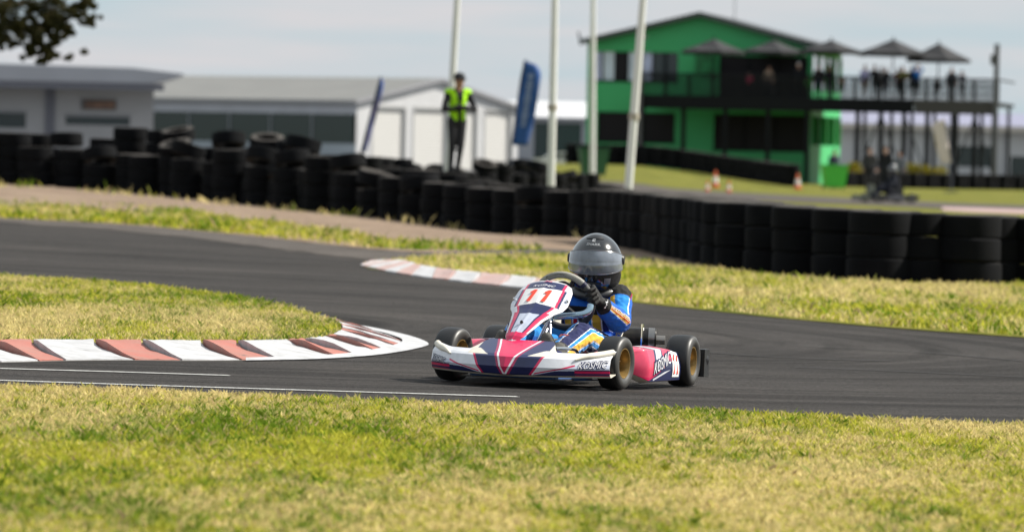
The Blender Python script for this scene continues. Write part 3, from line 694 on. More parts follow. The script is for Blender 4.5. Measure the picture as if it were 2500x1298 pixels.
MB().lathe([(.0545, .055), (.0545, .09), (.0535, .09), (.0535, .055)], axis='X', n=28).build('muffler_band', mat('band_steel', (.30, .29, .28), .35, metal=.9), mo, smooth=True)
MB().tube([(.02, -.045, -.08), (.02, -.055, .0), (.02, -.055, .075)], .008, 8).build('heat_rod', M_chr, mo, smooth=True)
MB().tube([(.12, .90, .09), (.13, .93, .16), (.14, .96, .195)], .012, 8).build('muffler_bracket', M_blk, kart, smooth=True)
en = MB().box((-.24, .72, .14), (.16, .2, .16)); 
for k in range(6): en.box((-.24, .70, .24 + .018 * k), (.15, .15, .007))
en.build('engine', M_muf, kart)
rb = MB().tube(catmull([(-.515, 1.13, .13), (-.49, 1.16, .13), (-.2, 1.19, .13), (.2, 1.19, .13), (.49, 1.16, .13), (.515, 1.13, .13)], 6), .040, 10)
for s in (1, -1): rb.box((s * .522, 1.13, .115), (.055, .09, .135))
rb.build('rear_bumper', M_blk, kart, bevel=0, smooth=True)
for s in (1, -1): MB().tube([(s * .25, 1.0, .07), (s * .25, 1.16, .12)], .012, 6).build('bumper_mount', M_chr, kart)

# ================================================================== the young driver in the kart
driver = empty('person', label='child kart driver in blue racing suit and black full face helmet, steering kart 11', cat='person'); driver.matrix_world = KM
V = Vector
sh_l = V((.205, .70, .425)); el_l = V((.242, .60, .312)); wr_l = V((.200, .455, .385)); hd_l = swp(R(14))
sh_r = V((-.08, .70, .425)); el_r = V((-.18, .56, .33)); wr_r = V((-.145, .43, .375)); hd_r = swp(R(176))
hip_l = V((.13, .72, .155)); kn_l = V((.148, .27, .235)); an_l = V((.108, -.03, .135))
hip_r = V((-.04, .72, .155)); kn_r = V((-.165, .27, .235)); an_r = V((-.115, -.03, .135))
BL = (.012, .115, .50); BL2 = (.02, .25, .68); NV = (.012, .018, .085); YE = (.78, .45, .05); WH = (.78, .78, .80); RD = (.45, .015, .03); BK = (.012, .012, .013)
caps = [
    ((.045, .76, .16), (.045, .74, .24), .115, .115, 'torso', (1.25, .9, 1)), ((.045, .74, .22), (.065, .71, .36), .11, .115, 'torso', (1.25, .85, 1)), ((.065, .71, .36), (.075, .70, .42), .115, .085, 'torso', (1.35, .85, 1)),
    (sh_r, sh_l, .062, .062, 'torso'), ((.075, .70, .42), (.092, .685, .50), .06, .055, 'neck'),
    (sh_l, el_l, .067, .058, 'arm_l'), (el_l, wr_l, .060, .043, 'fore_l'), (sh_r, el_r, .067, .058, 'arm_r'), (el_r, wr_r, .060, .043, 'fore_r'),
    (hip_l, kn_l, .088, .070, 'thigh_l'), (kn_l, an_l, .070, .050, 'shin_l'), (hip_r, kn_r, .088, .070, 'thigh_r'), (kn_r, an_r, .070, .050, 'shin_r'),
    ((.10, .68, .53), (.102, .68, .62), .08, .09, 'head')]
bme = grow('body', caps, .0065, 5); wrinkle(bme, .006, 22, 3)
bm = bmesh.new(); bm.from_mesh(bme); bmesh.ops.subdivide_edges(bm, edges=list(bm.edges), cuts=1, use_grid_fill=True); bm.to_mesh(bme); bm.free()
fc = face_centres(bme); idx, fr, of = nearest(caps, fc); cols = []
def ang(i, o):                     # angle round a limb: 0 up, positive towards kart left
    a = Vector(caps[i][1]) - Vector(caps[i][0]); a.normalize(); up = Vector((0, 0, 1)); e1 = (up - a * up.dot(a)).normalized(); e2 = V((1, 0, 0)); e2 = (e2 - a * e2.dot(a)).normalized()
    return math.degrees(math.atan2(o.dot(e2), o.dot(e1)))
for k in range(len(fc)):
    i = idx[k]; key = caps[i][4]; o = V(of[k]); p = fc[k]; t = fr[k]; c = BL
    if key.startswith('fore') or key.startswith('arm'):
        sgn = 1 if key.endswith('l') else -1; a = ang(i, o) * sgn
        a = ang(i, V((o.x * sgn, o.y, o.z))) if sgn < 0 else a
        front = -o.y / max(1e-5, o.length)          # facing forward
        if key.startswith('fore'):
            q = math.degrees(math.atan2(o.z, -o.y))
            c = BL
            for lo, hi, cc in ((64, 72, WH), (50, 64, NV), (45, 50, WH), (30, 45, YE), (26, 30, WH), (8, 26, NV), (4, 8, WH), (-6, 4, YE), (-22, -6, RD), (-34, -22, YE), (-38, -34, WH)):
                if lo < q < hi: c = cc
            if t > .93 : c = BK
        else:
            q = math.degrees(math.atan2(o.z, -o.y)); c = BL
            for lo, hi, cc in ((66, 76, WH), (40, 66, BL2), (34, 40, YE), (-8, -3, WH), (-3, 14, NV), (14, 20, WH)):
                if lo < q < hi and t > .25: c = cc
            if t < .22 and o.z > -.01: c = BK if o.z > .02 else (RD if o.z > .012 else BL)
    elif key.startswith('thigh') or key.startswith('shin'):
        sgn = 1 if key.endswith('l') else -1
        q = math.degrees(math.atan2(o.z, o.x * sgn)) + 26       # 90 = on top, 0 = outer side
        c = BL2 if q > 127 else BL
        for lo, hi, cc in ((122, 127, WH), (66, 122, NV), (62, 66, WH), (48, 62, BL2), (45, 48, WH), (14, 45, YE), (9, 12, WH), (-8, 9, BL2), (-11, -8, WH), (-35, -11, NV), (-39, -35, WH), (-60, -39, RD)):
            if lo < q < hi and not (key.startswith('thigh') and t < .3): c = cc
        if key.startswith('shin') and t > .9: c = NV
    elif key == 'torso':
        x = p[0] - .045 + .06 * (p[2] - .3)
        c = BL
        for lo, hi, cc in ((.125, .135, WH), (.10, .125, NV), (.095, .10, WH), (.055, .095, YE), (.05, .055, WH), (.035, .05, BL2), (.03, .035, WH), (.012, .03, RD), (.008, .012, WH), (-.05, -.045, WH), (-.045, -.025, RD), (-.02, -.015, WH), (-.095, -.055, YE), (-.13, -.10, NV)):
            if lo < x < hi and p[2] < .335: c = cc
        if .335 < p[2] < .375 and p[1] < .72: c = BK                 # belt of the rib guard
        if p[2] > .455 : c = BK
    elif key in ('neck', 'head'): c = BK
    cols.append(c)
set_col(bme, cols); link('body', bme, M_cloth, driver, smooth=True)

# gloves: palm on the rim, four fingers and a thumb closed round it
M_glove = attr_mat('glove', .7, .3, bump=.3, bscale=250)
def glove(ph, wrist, sgn):
    c = swp(ph); tan = (-SX * math.sin(ph) + SU * math.cos(ph)).normalized(); rad = (c - SC).normalized()
    fore = (wrist - c).normalized()
    def P(s, a, r): return c + tan * s + (rad * math.cos(a) - SN * math.sin(a)) * r     # a: 0 outward, 90 deg = away from the driver
    caps = []
    for i, (s, ln) in enumerate(((.034, .9), (.012, 1.0), (-.010, .96), (-.030, .82))):
        angs = [R(-62), R(-5), R(50 * ln + 8), R(105 * ln + 8)]; rr = [.030, .031, .0285, .027]; pts = [P(s * (1 + .06 * k), a, r) for k, (a, r) in enumerate(zip(angs, rr))]
        for k in range(3): caps.append((pts[k], pts[k + 1], .0108 - .0010 * k, .0100 - .0010 * k, 'f%d' % i))
    kn = [P(s, R(-58), .031) for s in (.034, .012, -.010, -.030)]; pb = wrist.lerp(c, .30) + SN * .012
    for i, q in enumerate(kn): caps.append((pb + tan * (.012 - .008 * i), q, .021, .0125, 'palm'))
    th = [pb.lerp(kn[0], .35) + tan * .014, P(.046, R(-110), .032), P(.050, R(-175), .029), P(.046, R(-225), .028)]
    for k in range(3): caps.append((th[k], th[k + 1], .0125 - .0015 * k, .0115 - .0015 * k, 'thumb'))
    caps.append((wrist + fore * .018, pb, .039, .027, 'cuff'))
    me = grow('glove', caps, .0032, 3); f = face_centres(me); ix, t, o = nearest(caps, f)
    cl = []
    for k in range(len(f)):
        key = caps[ix[k]][4]; cc = (.020, .019, .019)
        if key == 'cuff' and t[k] < .07: cc = (.05, .05, .05)
        cl.append(cc)
    set_col(me, cl); g = link('glove', me, M_glove, driver, smooth=True)
    # white star and piping on the back of the hand
    fwd = V((0, -1, 0)); base = wrist.lerp(c, .12); d = (c - wrist).normalized(); up = V((0, 0, 1)); up = (up - d * up.dot(d)).normalized(); nrm = d.cross(up) * (1 if d.cross(up).y < 0 else -1)
    surf = lambda u, v: base + d * u + up * v + nrm * (.0415 - abs(v) * .45)
    vs = []; 
    for k in range(10):
        a = math.pi * 2 * k / 10 + .3; r = (.030, .0155)[k % 2]; vs.append(surf(r * math.cos(a), r * math.sin(a)))
    for k in range(10):
        a = math.pi * 2 * k / 10 + .3; r = (.022, .0105)[k % 2]; vs.append(surf(r * math.cos(a), r * math.sin(a)))
    link('star', mesh('star', vs, [(k, (k + 1) % 10, 10 + (k + 1) % 10, 10 + k) for k in range(10)]), M_whitep, g)
    return g
glove(R(14), wr_l, 1); glove(R(176), wr_r, -1)
# shoes
M_shoe = attr_mat('shoe_suede', .8, .3, bump=.3, bscale=200)
for s, an in ((1, an_l), (-1, an_r)):
    toe = V((an.x - .008, an.y - .105, .238)); heel = V((an.x, an.y + .005, .085))
    cp = [(heel, an + V((0, -.045, .0)), .034, .036, 'a'), (an + V((0, -.045, 0)), toe + V((0, .012, -.03)), .036, .036, 'a'), (toe + V((-.008, .012, -.03)), toe, .033, .026, 'a'), (toe + V((.012, .012, -.03)), toe + V((.006, 0, -.004)), .030, .024, 'a'), (an, an + V((s * .012, .05, .03)), .043, .05, 'a')]
    me = grow('shoe', cp, .004, 4); f = face_centres(me); nn = np.array([p.normal[:] for p in me.polygons])
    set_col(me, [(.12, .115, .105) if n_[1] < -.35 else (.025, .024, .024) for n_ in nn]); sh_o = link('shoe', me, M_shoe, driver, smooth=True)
    c0 = V((an.x + .0, an.y - .118, .192)); vs = []
    for k in range(20):
        a = math.pi * 2 * (k % 10) / 10 + math.pi / 2; r = ((.020, .010) if k < 10 else (.014, .006))[k % 2]; vs.append(c0 + V((r * math.cos(a), -.022, r * math.sin(a) * .75)))
    link('star', mesh('star', vs, [(k, (k + 1) % 10, 10 + (k + 1) % 10, 10 + k) for k in range(10)]), mat('star_grey', (.42, .40, .37), .6), sh_o)
# helmet
HC = V((.089, .685, .594)); HY = R(8)        # looks a little across the kart, towards the camera
M_helm = mat('helmet_black', (.010, .010, .012), .16, spec=.6, coat=1.0); M_visor = mat('visor_smoke', (.15, .17, .205), .15, spec=.8, coat=1.0, var=.45, vscale=9)
HM = Matrix.Translation(HC) @ Matrix.Rotation(HY, 4, 'Z') @ Matrix.Rotation(R(4), 4, 'X')
def hs(th, ph, g=0.):              # th: angle from front (-Y) towards +X; ph: latitude
    ct, st = math.cos(ph), math.sin(ph); f = math.cos(th)
    rx, ry, rzz = .1265, .142, .140
    p = V((rx * ct * math.sin(th), -ry * ct * f, rzz * st))
    if st > 0: p.z *= .985; p.x *= 1 - .06 * st * st
    else:
        k = min(1, -st); p.z = -.152 * k ** .95 * .95; open_ = .70
        rr = open_ + (1 - open_) * (1 - k ** 3.2); p.x = rx * math.sin(th) * rr * 1.0; p.y = -ry * f * rr * (1.04 if f > 0 else .98)
    if f > 0 and abs(ph) < R(62):   # forward chin and brow
        p.y -= .012 * f ** 2 * math.cos(ph)
    n = p.normalized()
    return p + n * g
def patch(name, t0, t1, p0, p1, nt, np_, g, material, parent, M=True, mask=None):
    P = []; 
    for i in range(nt + 1):
        for j in range(np_ + 1):
            t = t0 + (t1 - t0) * i / nt; a, b = p0(t) if callable(p0) else p0, p1(t) if callable(p1) else p1
            gg = g(i / nt, j / np_) if callable(g) else g
            P.append(hs(t, a + (b - a) * j / np_, gg))
    fs = [(i * (np_ + 1) + j, (i + 1) * (np_ + 1) + j, (i + 1) * (np_ + 1) + j + 1, i * (np_ + 1) + j + 1) for i in range(nt) for j in range(np_)]
    o = link(name, mesh(name, P, fs), material, parent, smooth=True); return o
hel = patch('helmet', -math.pi, math.pi, R(-89), R(90), 96, 64, 0., M_helm, driver); hel.matrix_local = HM
vt = lambda t: R(27) - R(10) * (abs(t) / R(88)) ** 2 * 1.2; vb = lambda t: R(-19) + R(9) * (abs(t) / R(88)) ** 2
visor = patch('visor', R(-86), R(86), vb, vt, 60, 18, .0045, M_visor, hel)
md = visor.modifiers.new('t', 'SOLIDIFY'); md.thickness = .003; md.offset = 1
for nm, fn in (('visor_seal', vt), ('visor_seal', vb)):
    MB().tube([hs(R(-86 + 172 * i / 50), fn(R(-86 + 172 * i / 50)), .006) for i in range(51)], .0032, 6).build(nm, mat('seal', (.10, .10, .11), .25, coat=.6), hel, smooth=True)
for s in (1, -1):
    c = hs(s * R(88), R(5), .003); MB().cone(c, c + V((s * .010, 0, 0)), .026, .020, 18).build('visor_pivot', M_blk, hel, smooth=True)
vent = patch('crown_vent', R(-42), R(42), R(56), R(74), 16, 8, lambda a, b: .003 + .006 * math.sin(math.pi * a) * math.sin(math.pi * b), mat('vent_black', (.02, .02, .022), .3, coat=.5), hel)
patch('chin_vent', R(-24), R(24), R(-52), R(-38), 16, 6, lambda a, b: .002 + .006 * math.sin(math.pi * a) * math.sin(math.pi * b), M_blk, hel)
for s in (1, -1): patch('cheek_vent', s * R(30), s * R(46), R(-42), R(-27), 8, 6, .0025, mat('vent_grey', (.13, .13, .14), .4), hel)
M_logo = mat('logo_grey', (.42, .43, .45), .4)
text_on('lettering', 'SHARK', lambda u, y: hs(R(-21 + 42 * u), R(38 + 6.5 * y), .0025), M_logo, hel, offset=.01, spacing=1.05)
lg = [hs(R(a), R(b), .0025) for a, b in ((-6, 48), (-6, 56), (7, 56), (7, 48), (-2, 51), (3, 51), (3, 53.5), (-2, 53.5))]
link('emblem', mesh('emblem', lg, [(0, 4, 7, 1), (1, 7, 6, 2), (0, 3, 5, 4), (2, 6, 5)]), M_logo, hel)
# neck brace resting on the shoulders
nb = MB().tube([V((.085, .685, .445)) + V((.098 * math.cos(a), .085 * math.sin(a), .012 * math.cos(2 * a) - .010)) for a in [2 * math.pi * k / 28 for k in range(28)]], .023, 10, closed=True)
nb.build('neck_brace', mat('brace_black', (.018, .018, .02), .45, coat=.3), driver, smooth=True)

# ================================================================== tyre walls
M_tyre = attr_mat('tyre_rubber', .85, .12, bump=.3, bscale=50, var=.45, vscale=3)
TH = .236; TR_ = .325
tmb = MB().lathe([(.19, -.085), (.205, -.108), (.27, -.118), (.307, -.114), (.323, -.100), (.325, -.03), (.325, .03), (.323, .100), (.307, .114), (.27, .118), (.205, .108), (.19, .085)], n=22)
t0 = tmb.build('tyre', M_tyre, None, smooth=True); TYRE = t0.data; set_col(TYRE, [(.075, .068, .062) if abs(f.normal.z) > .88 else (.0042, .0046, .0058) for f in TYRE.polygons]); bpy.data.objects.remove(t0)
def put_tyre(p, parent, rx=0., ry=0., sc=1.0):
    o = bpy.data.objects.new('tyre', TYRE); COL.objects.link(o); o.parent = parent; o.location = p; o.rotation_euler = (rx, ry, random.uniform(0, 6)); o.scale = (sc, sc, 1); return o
def wall_path(pts):                # (photo column, distance) -> ground points
    return [gx(a, d) for a, d in pts]
def tyre_wall(name, path, spacing, zig, rows, label, tiltp=0., top=None):
    root = empty(name, path[0], 0, label, 'tyre wall'); inv = -path[0]
    L = [0]; 
    for i in range(len(path) - 1): L.append(L[-1] + (path[i + 1] - path[i]).length)
    n = int(L[-1] / spacing); k = 0
    for j in range(n + 1):
        d = j * spacing
        while k < len(path) - 2 and L[k + 1] < d: k += 1
        u = (d - L[k]) / (L[k + 1] - L[k]); p = path[k].lerp(path[k + 1], u); t = (path[k + 1] - path[k]).normalized(); nrm = Vector((-t.y, t.x, 0))
        if nrm.y < 0: nrm = -nrm
        p = p + nrm * (zig if j % 2 else -zig) * random.uniform(.8, 1.2) + t * random.uniform(-.03, .03)
        z = tz(p.x, p.y) + .008; nr = rows(j, n) if callable(rows) else rows; sc = random.uniform(.95, 1.05)
        for r_ in range(nr):
            q = Vector((p.x + random.uniform(-.015, .015), p.y + random.uniform(-.015, .015), z + TH * (r_ + .5))) + inv
            tl_ = (r_ == nr - 1) and random.random() < tiltp
            put_tyre(q + (Vector((0, 0, .045)) if tl_ else Vector()), root, random.uniform(.04, .30) if tl_ else random.uniform(-.02, .02), random.uniform(-.08, .34) if tl_ else random.uniform(-.02, .02), sc)
    return root
random.seed(21)
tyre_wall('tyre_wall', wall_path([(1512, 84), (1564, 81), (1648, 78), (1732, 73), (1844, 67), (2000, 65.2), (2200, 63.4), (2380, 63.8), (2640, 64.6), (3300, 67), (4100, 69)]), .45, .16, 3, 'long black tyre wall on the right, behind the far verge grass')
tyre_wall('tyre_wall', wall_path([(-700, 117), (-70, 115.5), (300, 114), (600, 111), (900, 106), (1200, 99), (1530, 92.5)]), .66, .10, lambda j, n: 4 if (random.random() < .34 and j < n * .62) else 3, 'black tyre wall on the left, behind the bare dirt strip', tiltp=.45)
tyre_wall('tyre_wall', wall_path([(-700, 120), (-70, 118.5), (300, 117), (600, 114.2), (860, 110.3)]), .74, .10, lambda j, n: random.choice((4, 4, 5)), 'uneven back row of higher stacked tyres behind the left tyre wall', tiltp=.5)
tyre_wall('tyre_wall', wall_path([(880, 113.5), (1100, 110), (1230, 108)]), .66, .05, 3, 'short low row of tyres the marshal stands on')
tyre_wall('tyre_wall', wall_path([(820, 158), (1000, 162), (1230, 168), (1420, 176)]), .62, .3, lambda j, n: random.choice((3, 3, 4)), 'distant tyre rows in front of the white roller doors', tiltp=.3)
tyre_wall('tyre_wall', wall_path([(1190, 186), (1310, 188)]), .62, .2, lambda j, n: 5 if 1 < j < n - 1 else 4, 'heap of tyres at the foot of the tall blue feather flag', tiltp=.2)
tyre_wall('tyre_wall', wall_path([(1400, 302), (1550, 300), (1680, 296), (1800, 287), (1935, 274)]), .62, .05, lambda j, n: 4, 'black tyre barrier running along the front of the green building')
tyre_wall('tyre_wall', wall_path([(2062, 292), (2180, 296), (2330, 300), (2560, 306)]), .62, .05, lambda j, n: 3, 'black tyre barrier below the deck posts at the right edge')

# ================================================================== far track, its kerb and grass
def gxp(px, py): return gp(px, py)
M_pad = ground_material('paddock_asphalt', [(.3, (.10, .10, .105)), (.7, (.15, .15, .155))], .2, 8, .3)
pv = [(x, y) for y in (205, 225, 260, 300, 340, 400, 500, 640) for x in (-60, -40, -20, -8, -3.2)]
link('paddock', mesh('paddock', [(x, y, tz(x, y) + .03) for x, y in pv], [(j * 5 + i, j * 5 + i + 1, (j + 1) * 5 + i + 1, (j + 1) * 5 + i) for j in range(7) for i in range(4)]), M_pad, kind='structure')
pv = [(x, y) for y in (402, 450, 520, 640) for x in (-3.15, 10, 22, 40, 60)] 
link('paddock', mesh('paddock', [(x, y, tz(x, y) + .03) for x, y in pv], [(j * 5 + i, j * 5 + i + 1, (j + 1) * 5 + i + 1, (j + 1) * 5 + i) for j in range(3) for i in range(4)]), M_pad, kind='structure')
strip('far_track', [gxp(2700, 507), gxp(2400, 499), gxp(2150, 488), gxp(1900, 476), gxp(1700, 464), gxp(1500, 456)], [gxp(2700, 522), gxp(2400, 514), gxp(2150, 503), gxp(1900, 492), gxp(1700, 484), gxp(1500, 474)], .012, M_shoulder, 40, 2)
strip('far_kerb', [gxp(2600, 517), gxp(2400, 510), gxp(2300, 507)], [gxp(2600, 527), gxp(2400, 520), gxp(2300, 515)], .02, MATS['kerb_faded_red'], 10, 1)
strip('paddock_road', [gxp(1650, 462), gxp(1560, 449), gxp(1480, 443), gxp(1300, 440), gxp(1180, 441)], [gxp(1650, 470), gxp(1560, 462), gxp(1480, 457), gxp(1300, 453), gxp(1180, 452)], .014, M_shoulder, 20, 1)

# ================================================================== flag poles
M_pole = mat('pole_white', (.72, .72, .70), .4, var=.06, vscale=2)
def flagpole(px0, py0, px1, py1, d, r, label, joint=None):
    b = gx(px0, d); top = at_y(px1 + (px1 - px0) * .25, -120, d); x_at = at_y(px0, py0, d)
    root = empty('flag_pole', b, 0, label, 'flag pole', 'white flag poles by the track'); dirv = (top - x_at).normalized(); L = (top.z - b.z) / dirv.z
    MB().tube([Vector((0, 0, -.02)), dirv * 3.0, dirv * L], [r, r * .94, r * .72], 14).build('shaft', M_pole, root, smooth=True)
    MB().lathe([(r * .9, 0), (r * 1.9, 0), (r * 1.9, .03), (r * 1.2, .05), (r * 1.0, .16), (r * .9, .16)], n=14).build('base_flange', mat('pole_steel', (.35, .35, .36), .4, metal=.8), root, smooth=True)
    if joint:
        q = at_y(joint[0], joint[1], d) - b; k = q.z / dirv.z; q = dirv * k; MB().tube([q - dirv * .05, q + dirv * .05], r * 1.25, 12).build('collar', mat('pole_collar', (.4, .36, .3), .6), root, smooth=True)
flagpole(1085, 405, 1110, 0, 113, .068, 'white flag pole leaning right behind the marshal')
flagpole(1343, 457, 1353, 0, 112, .072, 'white flag pole in front of the small far building', (1347, 262))
flagpole(1525, 442, 1560, 0, 101, .070, 'thick white flag pole leaning across the left of the green building', (1541, 284))
flagpole(1446, 352, 1448, 0, 190, .095, 'thin grey white flag pole at the left corner of the green building')

# ================================================================== feather flags
def feather(px, pyb, pyt, d, half, lean, colm, label, mark=None, yaw=0., bend=1):
    b = at_y(px, pyb, d); g0 = gx(px, d); root = empty('feather_flag', g0, 0, label, 'flag', 'feather flags'); s = d / F_PX; H = (pyb - pyt) * s; zb = b.z - g0.z
    ca, sa = math.cos(yaw), math.sin(yaw)
    P = lambda u, v: Vector(((u * half * s * 2) * ca + lean * s * v, (u * half * s * 2) * sa, zb + v * H))
    n = 22; vs = []
    for i in range(n + 1):
        v = i / n; l = -.5 + (.0 if v < .72 else 0); top_ = max(0, (v - .80) / .20); rgt = .5 - (1 - math.sqrt(max(0, 1 - top_ ** 2))) * .98; lo_ = -.5 + .10 * (1 - v); rgt -= .15 * max(0, 1 - v / .3)
        for k in range(5): u = lo_ + (rgt - lo_) * k / 4; q = P(u * bend, v); q.y += .03 * math.sin(k * 1.5 + v * 9) ; vs.append(q)
    fs = [(i * 5 + k, i * 5 + k + 1, (i + 1) * 5 + k + 1, (i + 1) * 5 + k) for i in range(n) for k in range(4)]
    sail = link('sail', mesh('sail', vs, fs), colm, root, smooth=True); md = sail.modifiers.new('t', 'SOLIDIFY'); md.thickness = .012
    MB().tube([Vector((P(-.42 * bend, 0).x, .012, -.02)), P(-.44 * bend, 0), P(-.49 * bend, .4), P(-.5 * bend, .8), P(-.46 * bend, .96), P(-.40 * bend, 1.01)], .022, 8).build('mast', mat('mast_dark', (.05, .06, .10), .5), root, smooth=True)
    MB().box((P(-.42 * bend, 0).x, 0, .03), (.6, .08, .05)).box((P(-.42 * bend, 0).x, 0, .03), (.08, .6, .05)).build('cross_base', mat('mast_dark', (.05, .06, .10), .5), root)
    if mark:
        v0, v1 = mark; vs = []; v = v0; rr_ = random.Random(4)      # illegible pale marks running up the flag, and a round emblem above them
        while v < v1:
            dv = rr_.uniform(.022, .04); w_ = rr_.uniform(.10, .17); vs += [P(-.02 - w_, v) + Vector((0, -.045, 0)), P(-.02 + w_, v) + Vector((0, -.045, 0)), P(-.02 + w_, v + dv) + Vector((0, -.045, 0)), P(-.02 - w_, v + dv) + Vector((0, -.045, 0))]; v += dv + .012
        link('lettering', mesh('lettering', vs, [(4 * i, 4 * i + 1, 4 * i + 2, 4 * i + 3) for i in range(len(vs) // 4)]), mat('flag_ink', (.22, .28, .45), .7), sail)
        link('emblem', mesh('emblem', [P(-.03 + .16 * math.cos(k * .524), .82 + .028 * math.sin(k * .524)) + Vector((0, -.045, 0)) for k in range(12)], [tuple(range(12))]), mat('flag_ink', (.22, .28, .45), .7), sail)
    return root
M_fblue = mat('flag_blue', (.016, .075, .27), .75, var=.2, vscale=3); M_fwhite = mat('flag_white', (.66, .57, .55), .75, var=.1)
feather(1268, 355, 148, 178, 24, 28, M_fblue, 'tall blue feather flag standing beside the white roller door shed', (.22, .74))
feather(886, 372, 188, 150, 9, 44, mat('flag_mix', (.02, .07, .28), .75, col2=(.16, .12, .20), vscale=1.6), 'thin slanted blue and red feather flag seen edge on', yaw=R(35))
feather(2308, 398, 292, 258, 17, -22, M_fwhite, 'drooping pale pink white feather flag below the deck', bend=-1)

# ================================================================== buildings
def quad_box(mb, lo, hi): return mb.b2(lo, hi)
M_wallw = mat('shed_white', (.54, .54, .55), .6, var=.05, vscale=.6); M_wallg = mat('shed_grey', (.50, .51, .56), .6, var=.06, vscale=.5)
M_roofg = mat('roof_grey', (.20, .195, .185), .5, metal=.1, var=.06, vscale=.3); M_trim = mat('roof_trim', (.28, .28, .30), .5); M_dkglass = mat('dark_glass', (.015, .03, .035), .12, spec=.6)
M_steel = mat('post_grey', (.22, .23, .25), .5); M_soff = mat('soffit', (.16, .16, .18), .7)
def hz(px, py, d):                 # height above ground of a pixel at a distance
    p = at_y(px, py, d); return p.z - tz(p.x, d)
def corr(mb, x0, x1, z0f, z1f, y, step=.35, amp=.03):   # corrugated sheet in the local xz plane
    n = max(2, int((x1 - x0) / step) * 2); vs = []; 
    for i in range(n + 1):
        x = x0 + (x1 - x0) * i / n; dy = y - (amp if i % 2 else 0); vs += [(x, dy, z0f(x)), (x, dy, z1f(x))]
    mb.add(vs, [(2 * i, 2 * i + 2, 2 * i + 3, 2 * i + 1) for i in range(n)]); return mb

# --- the long shed with the white gable and roller doors
D1 = 470.0; s1 = D1 / F_PX
c0 = gx(868, D1); Wg = (1262 - 868) * s1 / math.cos(R(50)); Ll = (868 - 120) * s1 / math.sin(R(50))
shed = empty('shed', c0, R(50), 'long white metal shed with grey roof and roller doors in its gable end', 'shed')   # local +x along the gable, +y back along the long side... 
He = hz(868, 246, D1); Hp = hz(1072, 194, D1 + Wg / 2 * math.sin(R(50)))
rf = lambda x: He + (Hp - He) * (1 - abs(x - Wg / 2) / (Wg / 2))
doors = []
for a, b in ((905, 985), (1003, 1087), (1118, 1160), (1178, 1245)): doors.append(((a - 868) * s1 / math.cos(R(50)), (b - 868) * s1 / math.cos(R(50))))
Hd = hz(950, 262, D1)
g = MB(); corr(g, 0, Wg, lambda x: Hd + .02, rf, 0); g.build('gable_cladding', M_wallw, shed)
edges = [0] + [v for d_ in doors for v in d_] + [Wg]
for i in range(0, len(edges), 2):
    mb = MB(); corr(mb, edges[i], edges[i + 1], lambda x: 0, lambda x: Hd + .02, 0); mb.build('pier_cladding', M_wallw, shed)
for a, b in doors:
    mb = MB(); n = 20; vs = []
    for i in range(n * 2 + 1): vs += [(a + .05, .16 - (.03 if i % 2 else 0), Hd * i / (2 * n)), (b - .05, .16 - (.03 if i % 2 else 0), Hd * i / (2 * n))]
    mb.add(vs, [(2 * i, 2 * i + 1, 2 * i + 3, 2 * i + 2) for i in range(n * 2)]); mb.build('roller_door', mat('roller_cream', (.54, .53, .51), .5, var=.03), shed)
    MB().b2((a - .02, -.08, Hd - .05), (b + .02, .12, Hd + .16)).build('door_head', mat('door_trim', (.42, .42, .42), .5), shed)
    for q in (a, b): MB().b2((q - .09, -.07, 0), (q + .09, .14, Hd - .06)).build('door_jamb', mat('door_trim', (.42, .42, .42), .5), shed)
mb = MB(); mb.b2((-.001, 0.02, 0), (.10, Ll, He * .36)); mb.build('long_wall_base', mat('wall_low', (.36, .40, .43), .7), shed)
mb = MB(); mb.b2((-.02, 0.02, He * .80), (.10, Ll, He - .02)); mb.build('long_wall_band', M_wallg, shed)
nb_ = 7
for i in range(nb_):
    y0 = .3 + (Ll - .4) * i / nb_; y1 = .3 + (Ll - .4) * (i + 1) / nb_ - .12
    MB().b2((.02, y0, He * .36), (.06, y1, He * .80)).build('window_pane', M_dkglass, shed)
    MB().b2((-.04, y1, He * .36), (.09, y1 + .12, He * .80)).build('window_post', M_steel, shed)
for s_ in (0, 1):                  # two roof slopes with ribs
    xa, xb = (-.5, Wg / 2) if s_ == 0 else (Wg / 2, Wg + .5); za, zb = (He - .02, Hp + .06) if s_ == 0 else (Hp + .06, He - .18)
    mb = MB(); n = 60; vs = []
    for i in range(n + 1):
        y = -.35 + (Ll + .5) * i / n; r_ = .04 if i % 2 else 0; vs += [(xa, y, za + r_), (xb, y, zb + r_)]
    mb.add(vs, [(2 * i, 2 * i + 1, 2 * i + 3, 2 * i + 2) for i in range(n)]); mb.build('roof_slope', M_roofg, shed)
    mb = MB(); mb.add([(xa, -.4, za - .22), (xb, -.4, zb - .22), (xb, -.4, zb + .05), (xa, -.4, za + .05), (xa, -.30, za - .22), (xb, -.30, zb - .22), (xb, -.30, zb + .05), (xa, -.30, za + .05)], [(0, 1, 2, 3), (4, 5, 6, 7), (0, 1, 5, 4), (2, 3, 7, 6), (0, 3, 7, 4), (1, 2, 6, 5)]); mb.build('barge_board', M_trim, shed)
MB().b2((-.62, -.3, He - .16), (-.5, Ll, He + .02)).build('gutter', M_trim, shed)
MB().b2((Wg - .1, .05, 0), (Wg, Ll, He - .2)).build('side_wall', M_wallw, shed)
MB().b2((.1, Ll - .1, 0), (Wg - .1, Ll, He - .3)).build('rear_wall', M_wallw, shed)
sg = MB().box((-.12, 3.2, He * .90), (.06, 4.2, .7)); 

